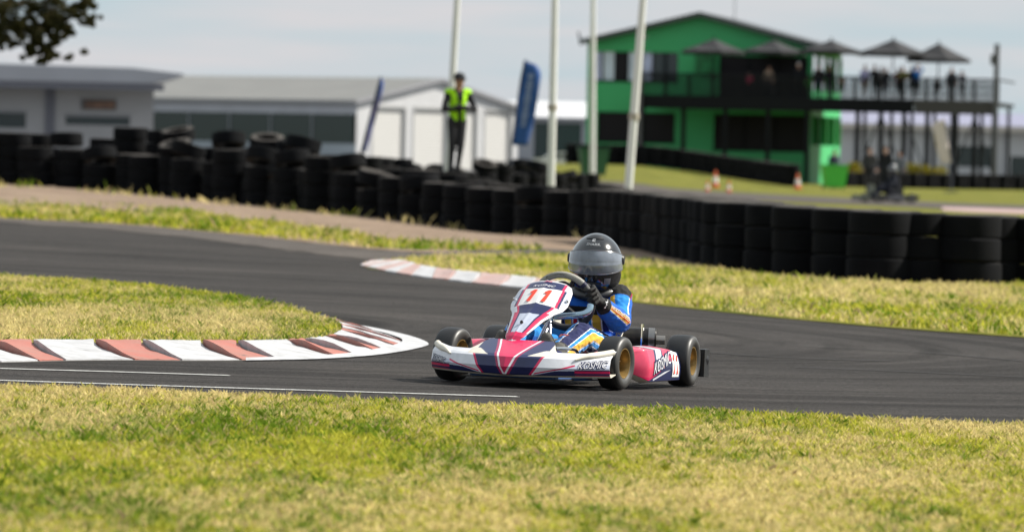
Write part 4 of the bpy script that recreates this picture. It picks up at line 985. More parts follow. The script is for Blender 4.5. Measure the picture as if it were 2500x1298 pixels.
# --- flat roofed pit building at the left edge
D2 = 330.0; s2 = D2 / F_PX; xr = (372 - 0) * s2
p0 = gx(372, D2); pit = empty('pit_building', p0, R(5), 'grey flat roofed pit building with wide overhanging eave at the left edge', 'building')
Hw = hz(300, 205, D2); Lw = 27.0
wx = lambda px: (px - 372) * s2
segs = [(-Lw, wx(120) - .25), (wx(120) + .25, 0)]
holes = [(wx(158), wx(315), hz(240, 306, D2), hz(240, 285, D2)), (wx(-60), wx(62), hz(0, 312, D2), hz(0, 275, D2))]
def wall_with_holes(root, x0, x1, H, holes, m, y=0., th=.2, name='wall_panel'):
    cuts = sorted(set([x0, x1] + [v for h in holes for v in h[:2] if x0 < v < x1]))
    for a, b in zip(cuts, cuts[1:]):
        hh = [h for h in holes if h[0] <= a + 1e-6 and h[1] >= b - 1e-6]
        if not hh: MB().b2((a, y, 0), (b, y + th, H)).build(name, m, root)
        else:
            zs = [0] + sorted(v for h in hh for v in h[2:4]) + [H]
            for i in range(0, len(zs), 2):
                if zs[i + 1] - zs[i] > .02: MB().b2((a, y, zs[i]), (b, y + th, zs[i + 1])).build(name, m, root)
for a, b in segs: wall_with_holes(pit, a, b, Hw, holes, mat('pit_wall', (.40, .39, .40), .7, var=.06, vscale=.4))
for h in holes:
    MB().b2((h[0], .10, h[2]), (h[1], .14, h[3])).build('window_pane', M_dkglass, pit)
    MB().b2((h[0] - .05, -.05, h[3]), (h[1] + .05, .08, h[3] + .12)).build('window_hood', M_trim, pit)
MB().b2((wx(120) - .25, -.1, 0), (wx(120) + .25, .3, Hw)).build('column', mat('column_dark', (.15, .15, .18), .6), pit)
MB().b2((-.3, .01, 0), (-.0, 16, Hw)).build('end_wall', mat('pit_wall', (.46, .45, .46)), pit)
MB().b2((-Lw, 15.8, 0), (-.3, 16, Hw)).build('rear_wall', mat('pit_wall', (.46, .45, .46)), pit)
ov = wx(440); Hf = hz(200, 172, D2)
mb = MB(); prof = [(-Lw - 1, Hw + .02), (-.4, Hw + .02), (ov - .3, Hw + .32), (ov, Hw + .46), (ov, Hw + .56), (-1.2, Hf + .15), (-Lw - 1, Hf + .42)]
vs = [(x, y, z) for y in (-2.2, 17) for x, z in prof]; n = len(prof)
mb.add(vs, [tuple(range(n)), tuple(range(n, 2 * n))] + [(i, (i + 1) % n, n + (i + 1) % n, n + i) for i in range(n)]); mb.build('roof', mat('pit_roof', (.38, .38, .42), .5, var=.05, vscale=.4), pit)
MB().b2((-Lw - .9, -2.1, Hw - .34), (ov - 1.0, -1.5, Hw + .01)).build('soffit_shade', mat('column_dark', (.15, .15, .18)), pit)  # dark strip under the eave, its colour stands in for the soffit's shadow
sx0, sx1, sz0, sz1 = wx(196), wx(281), hz(240, 269, D2), hz(240, 243, D2)
sg_ = MB().b2((sx0, -.10, sz0), (sx1, -.012, sz1)).build('sign_board', mat('sign_frame', (.10, .09, .09), .6), pit)
MB().b2((sx0 + .22, -.125, sz0 + .1), (sx1 - .1, -.102, sz1 - .1)).build('sign_face', mat('sign_face', (.22, .12, .08), .6, var=.4, vscale=1.5), sg_)

# --- low far shed between the flag and the green building, and the pale building on the right
D3 = 560.0; s3 = D3 / F_PX; b3 = empty('shed', gx(1240, D3), 0, 'low far white roofed shed with dark openings left of the green building', 'shed'); W3 = 230 * s3
H3 = hz(1350, 290, D3); H3t = hz(1350, 250, D3)
wall_with_holes(b3, 0, W3, H3, [((1302 - 1240) * s3, (1340 - 1240) * s3, .8, H3 * .92), ((1352 - 1240) * s3, (1418 - 1240) * s3, .8, H3 * .92)], mat('b3_wall', (.34, .35, .38), .7))
for a, b in ((1302, 1340), (1352, 1418)): MB().b2(((a - 1240) * s3, .1, .8), ((b - 1240) * s3, .14, H3 * .92)).build('window_pane', M_dkglass, b3)
mb = MB(); mb.add([(-.5, -.6, H3), (W3 + .5, -.6, H3), (W3 + .5, 8, H3t), (-.5, 8, H3t), (-.5, -.6, H3 + .15), (W3 + .5, -.6, H3 + .15), (W3 + .5, 8, H3t + .15), (-.5, 8, H3t + .15)], [(0, 1, 2, 3), (4, 5, 6, 7), (0, 1, 5, 4), (1, 2, 6, 5), (2, 3, 7, 6), (3, 0, 4, 7)]); mb.build('roof', mat('roof_pale', (.62, .62, .64), .5, var=.05), b3)
MB().b2((0, 7.8, 0), (W3, 8, H3t - .05)).build('rear_wall', mat('b3_wall', (.34, .35, .38)), b3)
D4 = 430.0; s4 = D4 / F_PX; b4 = empty('building', gx(2030, D4), 0, 'long pale grey building behind the deck at the right edge', 'building'); W4 = 640 * s4
H4 = hz(2300, 318, D4); wx4 = lambda px: (px - 2030) * s4
ho4 = [(wx4(2338), wx4(2430), hz(2380, 408, D4), hz(2380, 357, D4)), (wx4(2466), wx4(2560), 0.05, hz(2480, 382, D4))]
wall_with_holes(b4, 0, W4, H4, ho4, mat('b4_wall', (.50, .50, .50), .7, var=.05, vscale=.4))
for h in ho4: MB().b2((h[0], .1, h[2]), (h[1], .14, h[3])).build('window_pane', M_dkglass, b4)
for px in (2085, 2150, 2215, 2265, 2450): MB().b2((wx4(px) - .12, -.06, 0), (wx4(px) + .12, -.004, H4)).build('pilaster', mat('pilaster', (.38, .38, .39), .7), b4)
MB().b2((-.4, -.9, H4), (W4, 12, H4 + .35)).build('eave', mat('eave_cream', (.55, .50, .45), .6), b4)
mb = MB(); mb.add([(-.4, -.7, H4 + .36), (W4, -.7, H4 + .36), (W4, 12, H4 + 1.3), (-.4, 12, H4 + 1.3), (-.4, 12, H4 + .36), (W4, 12, H4 + .36)], [(0, 1, 2, 3), (0, 3, 4), (1, 5, 2), (3, 2, 5, 4), (0, 4, 5, 1)]); mb.build('roof', mat('roof_violet', (.26, .26, .36), .5), b4)
MB().b2((0, 11.6, 0), (W4, 11.8, H4)).build('rear_wall', mat('b4_wall', (.50, .50, .50)), b4)

# ================================================================== green clubhouse with its deck
D5 = 318.0; s5 = D5 / F_PX; GR = R(-9)      # turned a little so that its right flank shows
M_green = mat('green_cladding', (.048, .43, .145), .55, var=.06, vscale=.6); M_deck = mat('deck_steel', (.007, .008, .010), .7, spec=.15); M_droof = mat('dark_roof', (.055, .055, .06), .5, var=.1)
M_gtrim = mat('green_trim', (.03, .30, .06), .5)
gb = gx(1428, D5); gb.z = 0.0; club = empty('clubhouse', gb, GR, 'bright green two storey gabled clubhouse with dark windows', 'building')
cg = math.cos(GR); ux = lambda px: (px - 1428) * s5 / cg
HH = lambda px, py: at_y(px, py, D5 - (px - 1428) * s5 * .16).z
Wc = ux(1972); He5 = HH(1428, 106); Hp5 = HH(1700, 42); Lc = 14.0
rf5 = lambda x: He5 + (Hp5 - He5) * (1 - abs(x - Wc / 2) / (Wc / 2))
z1a, z1b = HH(1550, 345), HH(1550, 274); z2a, z2b = HH(1550, 197), HH(1550, 127)
holes5 = [(ux(1455), ux(1644), z1a, z1b), (ux(1738), ux(1962), z1a - .3, z1b), (ux(1434), ux(1648), z2a, z2b), (ux(1748), ux(1962), z2a - .9, z2b - .1)]
wall_with_holes(club, 0, Wc, He5 - .01, holes5, M_green)
mb = MB(); corr(mb, 0, Wc, lambda x: He5 - .02, rf5, .0, .3, .02); mb.build('gable_cladding', M_green, club)
fz = lambda k: holes5[k]
def window(root, h, n, mats, depth=.13):
    w_ = (h[1] - h[0]) / n
    for i in range(n):
        MB().b2((h[0] + i * w_ - .004, depth, h[2] - .02), (h[0] + (i + 1) * w_ - .005, depth + .03, h[3] + .02)).build('window_pane', mats[i % len(mats)], root)
        if i: MB().b2((h[0] + i * w_ - .04, depth - .05, h[2]), (h[0] + i * w_ + .04, depth + .01, h[3])).build('mullion', M_deck, root)
    MB().b2((h[0] - .06, -.05, h[2] - .08), (h[1] + .06, .06, h[2])).build('sill', M_deck, root)
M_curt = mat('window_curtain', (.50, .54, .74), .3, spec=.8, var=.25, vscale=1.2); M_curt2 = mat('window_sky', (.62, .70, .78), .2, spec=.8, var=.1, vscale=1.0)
M_brn = mat('window_dark', (.014, .012, .015), .5, spec=.2)
window(club, holes5[0], 2, [mat('shop_dark', (.010, .008, .010), .5, spec=.2)]); window(club, holes5[1], 3, [mat('shop_dark', (.010, .008, .010), .5, spec=.2)])
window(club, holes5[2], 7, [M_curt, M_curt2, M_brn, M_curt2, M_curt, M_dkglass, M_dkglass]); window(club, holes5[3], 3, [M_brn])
# right flank: posts and frames with daylight between
MB().b2((Wc - .2, .2, 0), (Wc, Lc, z1a)).build('flank_base', M_green, club)
MB().b2((Wc - .2, .2, z1b), (Wc, Lc, z2a - .3)).build('flank_band', M_green, club)
MB().b2((Wc - .2, .2, z2b), (Wc, Lc, He5)).build('flank_head', M_green, club)
for y in (.0, 3.6, 7.2, 10.8, 13.8):
    for za, zb in ((z1a, z1b), (z2a - .3, z2b)): MB().b2((Wc - .19, y + .2, za), (Wc + .02, y + .42, zb)).build('flank_post', M_gtrim, club)
MB().b2((0, .2, 0), (.2, Lc, He5)).build('flank_wall', M_green, club)
MB().b2((.2, Lc - .2, 0), (Wc * .72, Lc, He5 - .1)).build('rear_wall', M_green, club); MB().b2((Wc * .72, Lc - .2, 0), (Wc - .2, Lc, z2a - .4)).build('rear_wall', M_green, club)
MB().b2((.2, .3, z1b + .3), (Wc - .2, Lc - .2, z1b + .5)).build('upper_floor', M_brn, club)
for s_ in (0, 1):
    xa, xb = (-.35, Wc / 2) if s_ == 0 else (Wc / 2, Wc + 1.2); k_ = (Hp5 - He5) / (Wc / 2); za, zb = (He5 - .35 * k_, Hp5) if s_ == 0 else (Hp5, He5 - 1.2 * k_)
    mb = MB(); o_ = .10; vs = [(x, y, z + dz_) for x, z in ((xa, za), (xb, zb)) for y in (-.5, Lc + .4) for dz_ in (o_, o_ + .16)]
    mb.add(vs, [(0, 1, 3, 2), (4, 6, 7, 5), (0, 4, 5, 1), (2, 3, 7, 6), (0, 2, 6, 4), (1, 5, 7, 3)]); mb.build('roof_slope', M_droof, club)
    mb = MB(); vs = [(x, y, z + dz_) for x, z in ((xa, za), (xb, zb)) for y in (-.56, -.502) for dz_ in (.0, .24)]
    mb.add(vs, [(0, 1, 3, 2), (4, 6, 7, 5), (0, 4, 5, 1), (2, 3, 7, 6), (0, 2, 6, 4), (1, 5, 7, 3)]); mb.build('barge_board', mat('barge', (.05, .07, .06), .5), club)
MB().tube([(-.3, -.4, He5 - .1), (-.42, -.45, He5 + .55)], .05, 6).build('flood_light', M_deck, club)
at_ = MB().tube([(Wc * .62, 3, rf5(Wc * .62) + .1), (Wc * .62, 3, Hp5 + 1.5)], .025, 6); at_.tube([(Wc * .62 - .5, 3, Hp5 + 1.3), (Wc * .62 + .5, 3, Hp5 + 1.3)], .02, 6); at_.build('antenna', M_steel, club)

# deck: a steel platform that wraps the front and right of the clubhouse
deck = empty('viewing_deck', gb, GR, 'black steel viewing deck on posts wrapping the green clubhouse', 'deck')
zd = HH(1800, 240); dx0, dx1 = ux(1590), ux(2436); dy0 = -4.2
MB().b2((dx0, dy0, zd - .16), (dx1, -.25, zd)).build('platform', M_deck, deck)
MB().b2((Wc + .25, -.24, zd - .16), (dx1, 6.0, zd)).build('platform', M_deck, deck)
MB().b2((dx0, dy0 - .1, zd - .62), (dx1 - 4.2, dy0 - .002, zd + .05)).build('fascia_beam', M_deck, deck)
MB().b2((dx1 - 4.1, dy0 - .1, zd - .62), (dx1, dy0 - .002, zd + .05)).build('fascia_panel', mat('fascia_grey', (.07, .066, .066), .7, spec=.2), deck)
zr = HH(1800, 186)
MB().tube([(dx0, dy0, zr), (dx1, dy0, zr)], .045, 6).build('handrail', M_deck, deck); MB().tube([(dx1, dy0, zr), (dx1, 5.9, zr)], .045, 6).build('handrail', M_deck, deck)
MB().tube([(dx0, dy0, zr), (dx0, -.3, zr)], .045, 6).build('handrail', M_deck, deck)
nb_ = 150
for i in range(nb_ + 1):
    x = dx0 + (dx1 - dx0) * i / nb_; big = i % 10 == 0
    MB().b2((x - (.06 if big else .032), dy0 - (.06 if big else .032), zd), (x + (.06 if big else .032), dy0 + (.06 if big else .032), zr - .02)).build('rail_post' if big else 'baluster', M_deck, deck)
for k_ in (.33, .66): MB().tube([(dx1 - 4.2, dy0, zd + (zr - zd) * k_), (dx1, dy0, zd + (zr - zd) * k_)], .03, 5).build('mid_rail', M_deck, deck)
for px in (1592, 1690, 1790, 1892, 1985, 2105, 2160, 2215, 2270, 2330, 2382, 2428):
    x = ux(px); MB().b2((x - .11, dy0 + .05, 0), (x + .11, dy0 + .27, zd - .17)).build('post', M_deck, deck)
for px in (2075, 2140, 2190, 2245, 2300, 2360, 2425):
    x = ux(px); MB().b2((x - .08, 5.5, 0), (x + .08, 5.66, zd - .17)).build('post', M_deck, deck)
for a, b in ((2105, 2160), (2215, 2160), (2270, 2215), (2330, 2382), (2428, 2382)):
    MB().tube([(ux(a), dy0 + .16, .6), (ux(b), dy0 + .16, zd - .7)], .04, 5).build('brace', M_deck, deck)
xq = ux(2432); MB().b2((xq - .12, dy0 - .3, 0), (xq + .12, dy0 - .11, HH(2432, 112))).box((xq - .18, dy0 - .2, HH(2432, 150)), (.25, .16, .5)).build('light_mast', mat('mast_grey', (.09, .09, .10), .5), deck)
xq = ux(1588); MB().b2((xq - .09, dy0 - .3, 0), (xq + .09, dy0 - .12, HH(1588, 100))).box((xq, dy0 - .22, HH(1588, 96)), (.5, .2, .22)).build('light_mast', mat('mast_grey', (.09, .09, .10), .5), deck)
MB().b2((ux(1690), -.12, HH(1715, 185)), (ux(1745), -.03, HH(1715, 125))).build('notice_board', mat('notice_green', (.015, .19, .055), .5, var=.5, vscale=2.5), club)

# umbrellas on the deck
M_umb = mat('umbrella_cloth', (.016, .016, .019), .8, var=.1)
def to_world(root_loc, rz, p): return Vector(root_loc) + Matrix.Rotation(rz, 3, 'Z') @ Vector(p)
UMB = [(1750, 98, 128, 66, -2.6, 'leftmost of the black deck umbrellas, in front of the green gable'), (1888, 100, 128, 66, -1.6, 'second black deck umbrella from the left, at the dark upper opening'), (2030, 100, 126, 62, -2.4, 'black deck umbrella at the right corner of the green clubhouse'), (2176, 98, 132, 72, -2.0, 'tall black deck umbrella standing clear of the clubhouse'), (2282, 107, 146, 66, -1.5, 'rightmost black deck umbrella above the spectators')]
for px, pa, pe, hw, yy, lab in UMB:
    x = ux(px); za, ze = HH(px, pa), HH(px, pe); loc = to_world(gb, GR, (x, yy, zd)); u = empty('umbrella', loc, GR + R(20), lab, 'umbrella', 'black deck umbrellas')
    r = hw * s5 * 1.22; n = 8; vs = [(0, 0, za - zd)] + [(r * math.cos(2 * math.pi * k / n), r * math.sin(2 * math.pi * k / n), ze - zd) for k in range(n)] + [(r * math.cos(2 * math.pi * k / n), r * math.sin(2 * math.pi * k / n), ze - zd - .16) for k in range(n)]
    mid = [(r * .5 * math.cos(2 * math.pi * k / n), r * .5 * math.sin(2 * math.pi * k / n), (za + ze) / 2 - zd - .10 * (k % 2) - .03) for k in range(n)]
    b_ = len(vs); vs += mid; fs = []
    for k in range(n):
        k2 = (k + 1) % n; fs += [(0, b_ + k, b_ + k2), (b_ + k, 1 + k, 1 + k2, b_ + k2), (1 + k, 1 + n + k, 1 + n + k2, 1 + k2)]
    link('canopy', mesh('canopy', vs, fs), M_umb, u)
    MB().tube([(0, 0, 0), (0, 0, za - zd + .12)], .035, 8).build('pole', M_deck, u); MB().box((0, 0, .04), (.6, .6, .08)).build('base', M_deck, u)
    for k in range(n): MB().tube([(0, 0, ze - zd + .05), (vs[1 + k][0] * .96, vs[1 + k][1] * .96, ze - zd - .02)], .012, 4).build('rib', M_deck, u)

# ================================================================== people
SKIN = (.42, .24, .17)
def person(loc, rz, h, c_top, c_leg, c_head, label, pose='stand', vox=.026, vest=None, group=None, cap=False, arms=None, hair=True):
    k = h / 1.75; root = empty('person', loc, rz, label, 'person', group); V = Vector
    J = dict(hip_l=(.095, 0, .92), hip_r=(-.095, 0, .92), kn_l=(.11, -.02, .50), kn_r=(-.11, -.02, .50), an_l=(.115, .02, .08), an_r=(-.115, .02, .08), sh_l=(.185, 0, 1.42), sh_r=(-.185, 0, 1.42), el_l=(.26, .04, 1.14), el_r=(-.26, .04, 1.14), wr_l=(.25, -.08, .90), wr_r=(-.25, -.08, .90), ne=(0, -.01, 1.5), hd=(0, -.03, 1.63))
    if pose == 'crossed': J.update(el_l=(.30, -.08, 1.13), wr_l=(-.06, -.25, 1.17), el_r=(-.30, -.08, 1.12), wr_r=(.06, -.23, 1.13), hd=(0, -.06, 1.615))
    if pose == 'lean': J.update(el_l=(.24, -.16, 1.18), wr_l=(.18, -.36, 1.10), el_r=(-.24, -.16, 1.18), wr_r=(-.18, -.36, 1.10))
    if pose == 'up': J.update(el_l=(.27, -.18, 1.55), wr_l=(.10, -.22, 1.74), el_r=(-.27, -.18, 1.55), wr_r=(-.10, -.22, 1.74))
    if pose == 'walk': J.update(kn_l=(.10, -.16, .52), an_l=(.10, -.10, .10), an_r=(-.10, .20, .10), kn_r=(-.10, .05, .50))
    if arms: J.update(arms)
    J = {a: V(b) * k for a, b in J.items()}
    T = lambda x, y, z: V((x, y, z)) * k
    caps = [(T(0, 0, .95), T(0, .01, 1.10), .135 * k, .13 * k, 'hips', (1.2, .85, 1)), (T(0, .01, 1.08), T(0, 0, 1.32), .13 * k, .145 * k, 'torso', (1.2, .8, 1)), (J['sh_l'], J['sh_r'], .072 * k, .072 * k, 'torso'), (T(0, 0, 1.40), J['ne'], .075 * k, .06 * k, 'neck'),
        (J['ne'], J['hd'], .06 * k, .075 * k, 'neck'), (J['hd'] + T(0, .015, .02), J['hd'] + T(0, .015, .06), .088 * k, .085 * k, 'head'), (J['hd'] + T(0, -.02, -.05), J['hd'] + T(0, -.02, .02), .062 * k, .072 * k, 'face'), (J['hd'] + T(0, -.09, -.01), J['hd'] + T(0, -.085, .02), .014 * k, .01 * k, 'face'), (J['hd'] + T(.09, .0, 0), J['hd'] + T(.09, 0, .03), .016 * k, .014 * k, 'face'), (J['hd'] + T(-.09, .0, 0), J['hd'] + T(-.09, 0, .03), .016 * k, .014 * k, 'face')]
    for s in 'lr':
        caps += [(J['hip_' + s], J['kn_' + s], .092 * k, .064 * k, 'leg'), (J['kn_' + s], J['an_' + s], .062 * k, .045 * k, 'leg'), (J['an_' + s] + T(0, .03, -.035), J['an_' + s] + T(0, -.15, -.045), .045 * k, .036 * k, 'shoe'),
            (J['sh_' + s], J['el_' + s], .062 * k, .05 * k, 'arm'), (J['el_' + s], J['wr_' + s], .05 * k, .036 * k, 'arm')]
        d = (J['wr_' + s] - J['el_' + s]).normalized(); caps += [(J['wr_' + s], J['wr_' + s] + d * .08 * k, .036 * k, .034 * k, 'hand'), (J['wr_' + s] + d * .07 * k, J['wr_' + s] + d * .16 * k, .030 * k, .018 * k, 'hand')]
    me = grow('body', caps, vox, 3); f = face_centres(me); ix, t, o = nearest(caps, f); cols = []
    for q in range(len(f)):
        key = caps[ix[q]][4]; c = {'hips': c_leg, 'torso': c_top, 'arm': c_top, 'neck': SKIN, 'head': c_head, 'face': SKIN, 'leg': c_leg, 'shoe': (.02, .02, .02), 'hand': c_top if pose == 'crossed' else SKIN}[key]
        if key == 'hips' and f[q][2] > 1.0 * k: c = c_top
        if key == 'face' and f[q][2] > J['hd'].z + .045 * k: c = c_head
        if vest and key in ('torso', 'hips') and f[q][2] > .93 * k:
            z = f[q][2] / k; x = f[q][0] / k
            c = vest if not (abs(x) < .035 + max(0, (z - 1.22)) * .22 and f[q][1] < 0) else c_top
        cols.append(c)
    set_col(me, cols); link('body', me, M_far_cloth, root, smooth=True)
    if cap:
        m_cap = mat('cap_black', (.012, .013, .018), .8); hc = J['hd'] + T(0, .012, .055)
        mb = MB().lathe([(.001, .105), (.06, .095), (.095, .055), (.104, .0), (.100, -.01), (.001, .03)], c=hc, n=20); mb.v = [V((p.x, p.y * 1.08, p.z)) for p in mb.v]
        mb.build('cap', m_cap, root, smooth=True)
        vs = [hc + T(.10 * math.cos(a), -.03 + .18 * math.sin(a) * (1 if math.sin(a) < 0 else .2), .002 - .03 * max(0, -math.sin(a))) for a in [2 * math.pi * i / 20 for i in range(20)]]
        pk = link('peak', mesh('peak', vs, [tuple(range(20))]), m_cap, root); md = pk.modifiers.new('t', 'SOLIDIFY'); md.thickness = .008
    return root
DARK = (.015, .016, .02)
mz = gx(1112, 110.2)
mp_ = Vector((mz.x, mz.y, mz.z + .008 + 3 * TH - .005))
person(mp_, R(24), 1.74, (.014, .014, .017), (.030, .029, .034), DARK, 'track marshal in yellow hi vis vest and black cap standing with arms crossed', 'crossed', .017, vest=(.42, .85, .02), cap=True,
       arms=dict(hip_l=(.085, 0, .92), kn_l=(.05, -.06, .50), an_l=(.02, .0, .08), an_r=(-.10, .03, .08), kn_r=(-.10, -.02, .5)))
CLUB = [(1838, -2.9, (.45, .04, .10), DARK, 'child in red top behind the deck rail in front of the clubhouse', 1.25, 'lean'), (1884, -2.7, (.30, .22, .16), (.03, .03, .035), 'spectator in tan jacket at the dark clubhouse doorway', 1.6, 'stand'),
    (1958, -3.2, (.012, .012, .015), DARK, 'tall spectator in black with white cap at the clubhouse corner', 1.78, 'stand'), (1984, -3.4, (.10, .62, .10), (.05, .25, .05), 'small child in bright green standing at the deck rail', 1.15, 'stand'),
    (2006, -3.3, (.016, .014, .016), (.01, .03, .06), 'left of the two spectators in black near the clubhouse corner', 1.7, 'stand'), (2030, -3.0, (.012, .012, .016), (.012, .02, .04), 'right of the two spectators in black near the clubhouse corner', 1.66, 'lean'),
    (2116, -3.3, (.42, .40, .60), (.40, .28, .20), 'spectator in pale lilac shirt and tan shorts on the deck', 1.72, 'stand'), (2138, -3.0, (.014, .014, .02), DARK, 'spectator in black beside the lilac shirt on the deck', 1.74, 'lean'),
    (2168, -3.4, (.018, .018, .024), (.10, .10, .13), 'thin spectator in dark clothes under the tall deck umbrella', 1.6, 'stand'), (2206, -3.3, (.10, .10, .03), (.015, .015, .015), 'spectator in olive top under the tall deck umbrella', 1.7, 'lean'),
    (2240, -3.3, (.01, .13, .42), (.015, .018, .03), 'spectator in bright blue shirt raising both arms to film', 1.74, 'up'), (2284, -2.6, (.03, .03, .035), DARK, 'small child in dark top below the rightmost umbrella', 1.2, 'stand'),
    (2152, -2.4, (.45, .42, .40), (.10, .10, .12), 'spectator in white top behind the dark clothed ones under the tall deck umbrella', 1.68, 'stand'), (2190, -2.2, (.22, .05, .05), (.03, .03, .04), 'spectator in dark red top behind the olive topped one', 1.62, 'stand'), (2222, -2.0, (.02, .02, .025), DARK, 'spectator in black between the olive top and the blue shirt', 1.72, 'lean'), (2062, -3.2, (.35, .20, .10), (.03, .03, .03), 'small child in orange brown top at the rail right of the clubhouse', 1.2, 'lean'), (2322, -3.3, (.05, .05, .06), (.04, .04, .05), 'spectator in grey standing right of the rightmost umbrella', 1.68, 'stand'), (2346, -3.1, (.08, .08, .10), (.03, .03, .04), 'spectator at the far right end of the deck', 1.55, 'lean')]
for px, yy, ct, clg, lab, h, ps in CLUB:
    person(to_world(gb, GR, (ux(px), yy, zd)), GR + random.uniform(-.5, .5), h, ct, clg, (.60, .60, .62) if 'white cap' in lab else random.choice((DARK, (.06, .035, .02), (.05, .05, .05))), lab, ps, .034, group='spectators on the viewing deck')
for px, d, ct, clg, lab, h in ((2122, 242, (.05, .05, .055), (.025, .025, .03), 'person in grey walking under the deck left of the far kart', 1.75), (2160, 240, (.016, .017, .022), (.02, .022, .03), 'person in black standing under the deck above the far kart', 1.8), (2195, 300, (.16, .17, .20), (.09, .10, .12), 'person in pale top standing among the deck posts', 1.75), (2035, 268, (.03, .035, .06), (.02, .02, .03), 'person in navy standing behind the green bin', 1.7)):
    person(gx(px, d), random.uniform(-.6, .6), h, ct, clg, DARK, lab, 'walk' if 'walking' in lab else 'stand', .034, group='people standing below the deck')
person(gx(62, 300), .3, 1.75, (.02, .05, .12), DARK, (.10, .07, .05), 'person in blue in front of the pit building at the left edge', 'stand', .034)

# ================================================================== far kart and its driver
fk_p = gp(2128, 494); fk = empty('far_kart', fk_p, R(-70), 'small dark kart driving on the far track behind the right tyre wall', 'kart')
for x, y in ((.5, 0), (-.5, 0), (.55, 1.05), (-.55, 1.05)):
    mb = MB().lathe(tyre_prof(.14, .15, .065), axis='X', n=18); w_ = mb.build('tyre', mat('kart_rubber_far', (.014, .014, .015), .5), fk, smooth=True); w_.location = (x, y, .14)
MB().b2((-.42, -.5, .07), (.42, -.2, .22)).build('nose_cone', mat('far_nose', (.12, .13, .10), .4, var=.8, vscale=6), fk, bevel=.03)
for s in (1, -1): MB().b2((s * .45, .22, .06), (s * .62, .82, .24)).build('side_pod', mat('far_pod', (.10, .10, .11), .4, var=.5, vscale=7), fk, bevel=.03)
MB().b2((-.3, -.3, .05), (.3, 1.1, .08)).build('floor_tray', M_blk, fk); MB().b2((-.6, 1.15, .10), (.6, 1.27, .24)).build('rear_bumper', M_blk, fk, bevel=.02)
MB().tube([(-.6, 1.05, .14), (.6, 1.05, .14)], .02, 8).build('rear_axle', M_chr, fk); MB().tube([(-.5, 0, .14), (.5, 0, .14)], .018, 8).build('front_axle', M_chr, fk)
MB().b2((-.14, -.1, .2), (.14, .05, .55)).build('number_panel', mat('far_nose', (.55, .56, .45)), fk, bevel=.03)
MB().b2((-.2, .6, .08), (.2, .95, .5)).build('seat', M_blk, fk, bevel=.05)
fd = empty('person', fk_p, R(-70), 'driver in black with white helmet leaning forward in the far kart', 'person')
fcaps = [((0, .75, .3), (0, .72, .55), .16, .17, 't', (1.15, .85, 1)), ((.18, .72, .68), (-.18, .72, .68), .08, .08, 't'), ((0, .72, .6), (0, .68, .85), .12, .08, 't'), ((.2, .7, .68), (.3, .48, .5), .07, .055, 't'), ((.3, .48, .5), (.14, .28, .52), .055, .045, 't'), ((-.2, .7, .68), (-.3, .48, .5), .07, .055, 't'), ((-.3, .48, .5), (-.14, .28, .52), .055, .045, 't'),
    ((.1, .7, .28), (.2, .3, .42), .1, .08, 't'), ((.2, .3, .42), (.15, -.1, .2), .08, .06, 't'), ((-.1, .7, .28), (-.2, .3, .42), .1, .08, 't'), ((-.2, .3, .42), (-.15, -.1, .2), .08, .06, 't')]
me = grow('body', fcaps, .022, 3); set_col(me, [(.014, .016, .024)] * len(me.polygons)); link('body', me, M_far_cloth, fd, smooth=True)
hm = MB().lathe([(.001, .15), (.07, .135), (.12, .07), (.135, 0), (.125, -.07), (.10, -.13), (.001, -.135)], c=(0, .66, .99), n=20).build('helmet', mat('far_helmet', (.02, .022, .03), .25, coat=1), fd, smooth=True)
MB().lathe([(.137, -.03), (.139, .05), (.132, .05), (.130, -.03)], c=(0, .66, .99), n=20).build('visor', mat('far_visor', (.25, .26, .28), .15), hm, smooth=True)

# ================================================================== cones, bins, hedges
M_cone = mat('cone_orange', (.62, .12, .035), .5, var=.1); M_band = mat('cone_band', (.75, .72, .70), .5)
def cone(px, py, H, label, d=None):
    p = gp(px, py) if d is None else gx(px, d); c = empty('traffic_cone', p, random.uniform(-.3, .3), label, 'traffic cone', 'orange traffic cones')
    q = H / .7
    MB().box((0, 0, .02 * q), (.40 * q, .40 * q, .04 * q)).build('base', M_cone, c, bevel=.01); MB().lathe([(.14 * q, .04 * q), (.04 * q, .70 * q), (.028 * q, .70 * q), (.12 * q, .04 * q)], n=18).build('body', M_cone, c, smooth=True)
    MB().lathe([(.121 * q, .20 * q), (.083 * q, .45 * q), (.079 * q, .45 * q), (.116 * q, .20 * q)], n=18).build('reflective_band', M_band, c, smooth=True)
cone(1746, 458, .64, 'tall orange cone with white band, middle of the three by the far track'); cone(1947, 462, .62, 'orange and white cone standing alone left of the green bin')
cone(1727, 468, .40, 'low orange cone left of the tall banded cone'); cone(1779, 470, .42, 'low orange cone right of the tall banded cone')
M_bin = mat('bin_green', (.07, .50, .06), .45, var=.06); M_bin2 = mat('bin_dark_green', (.02, .10, .045), .5)
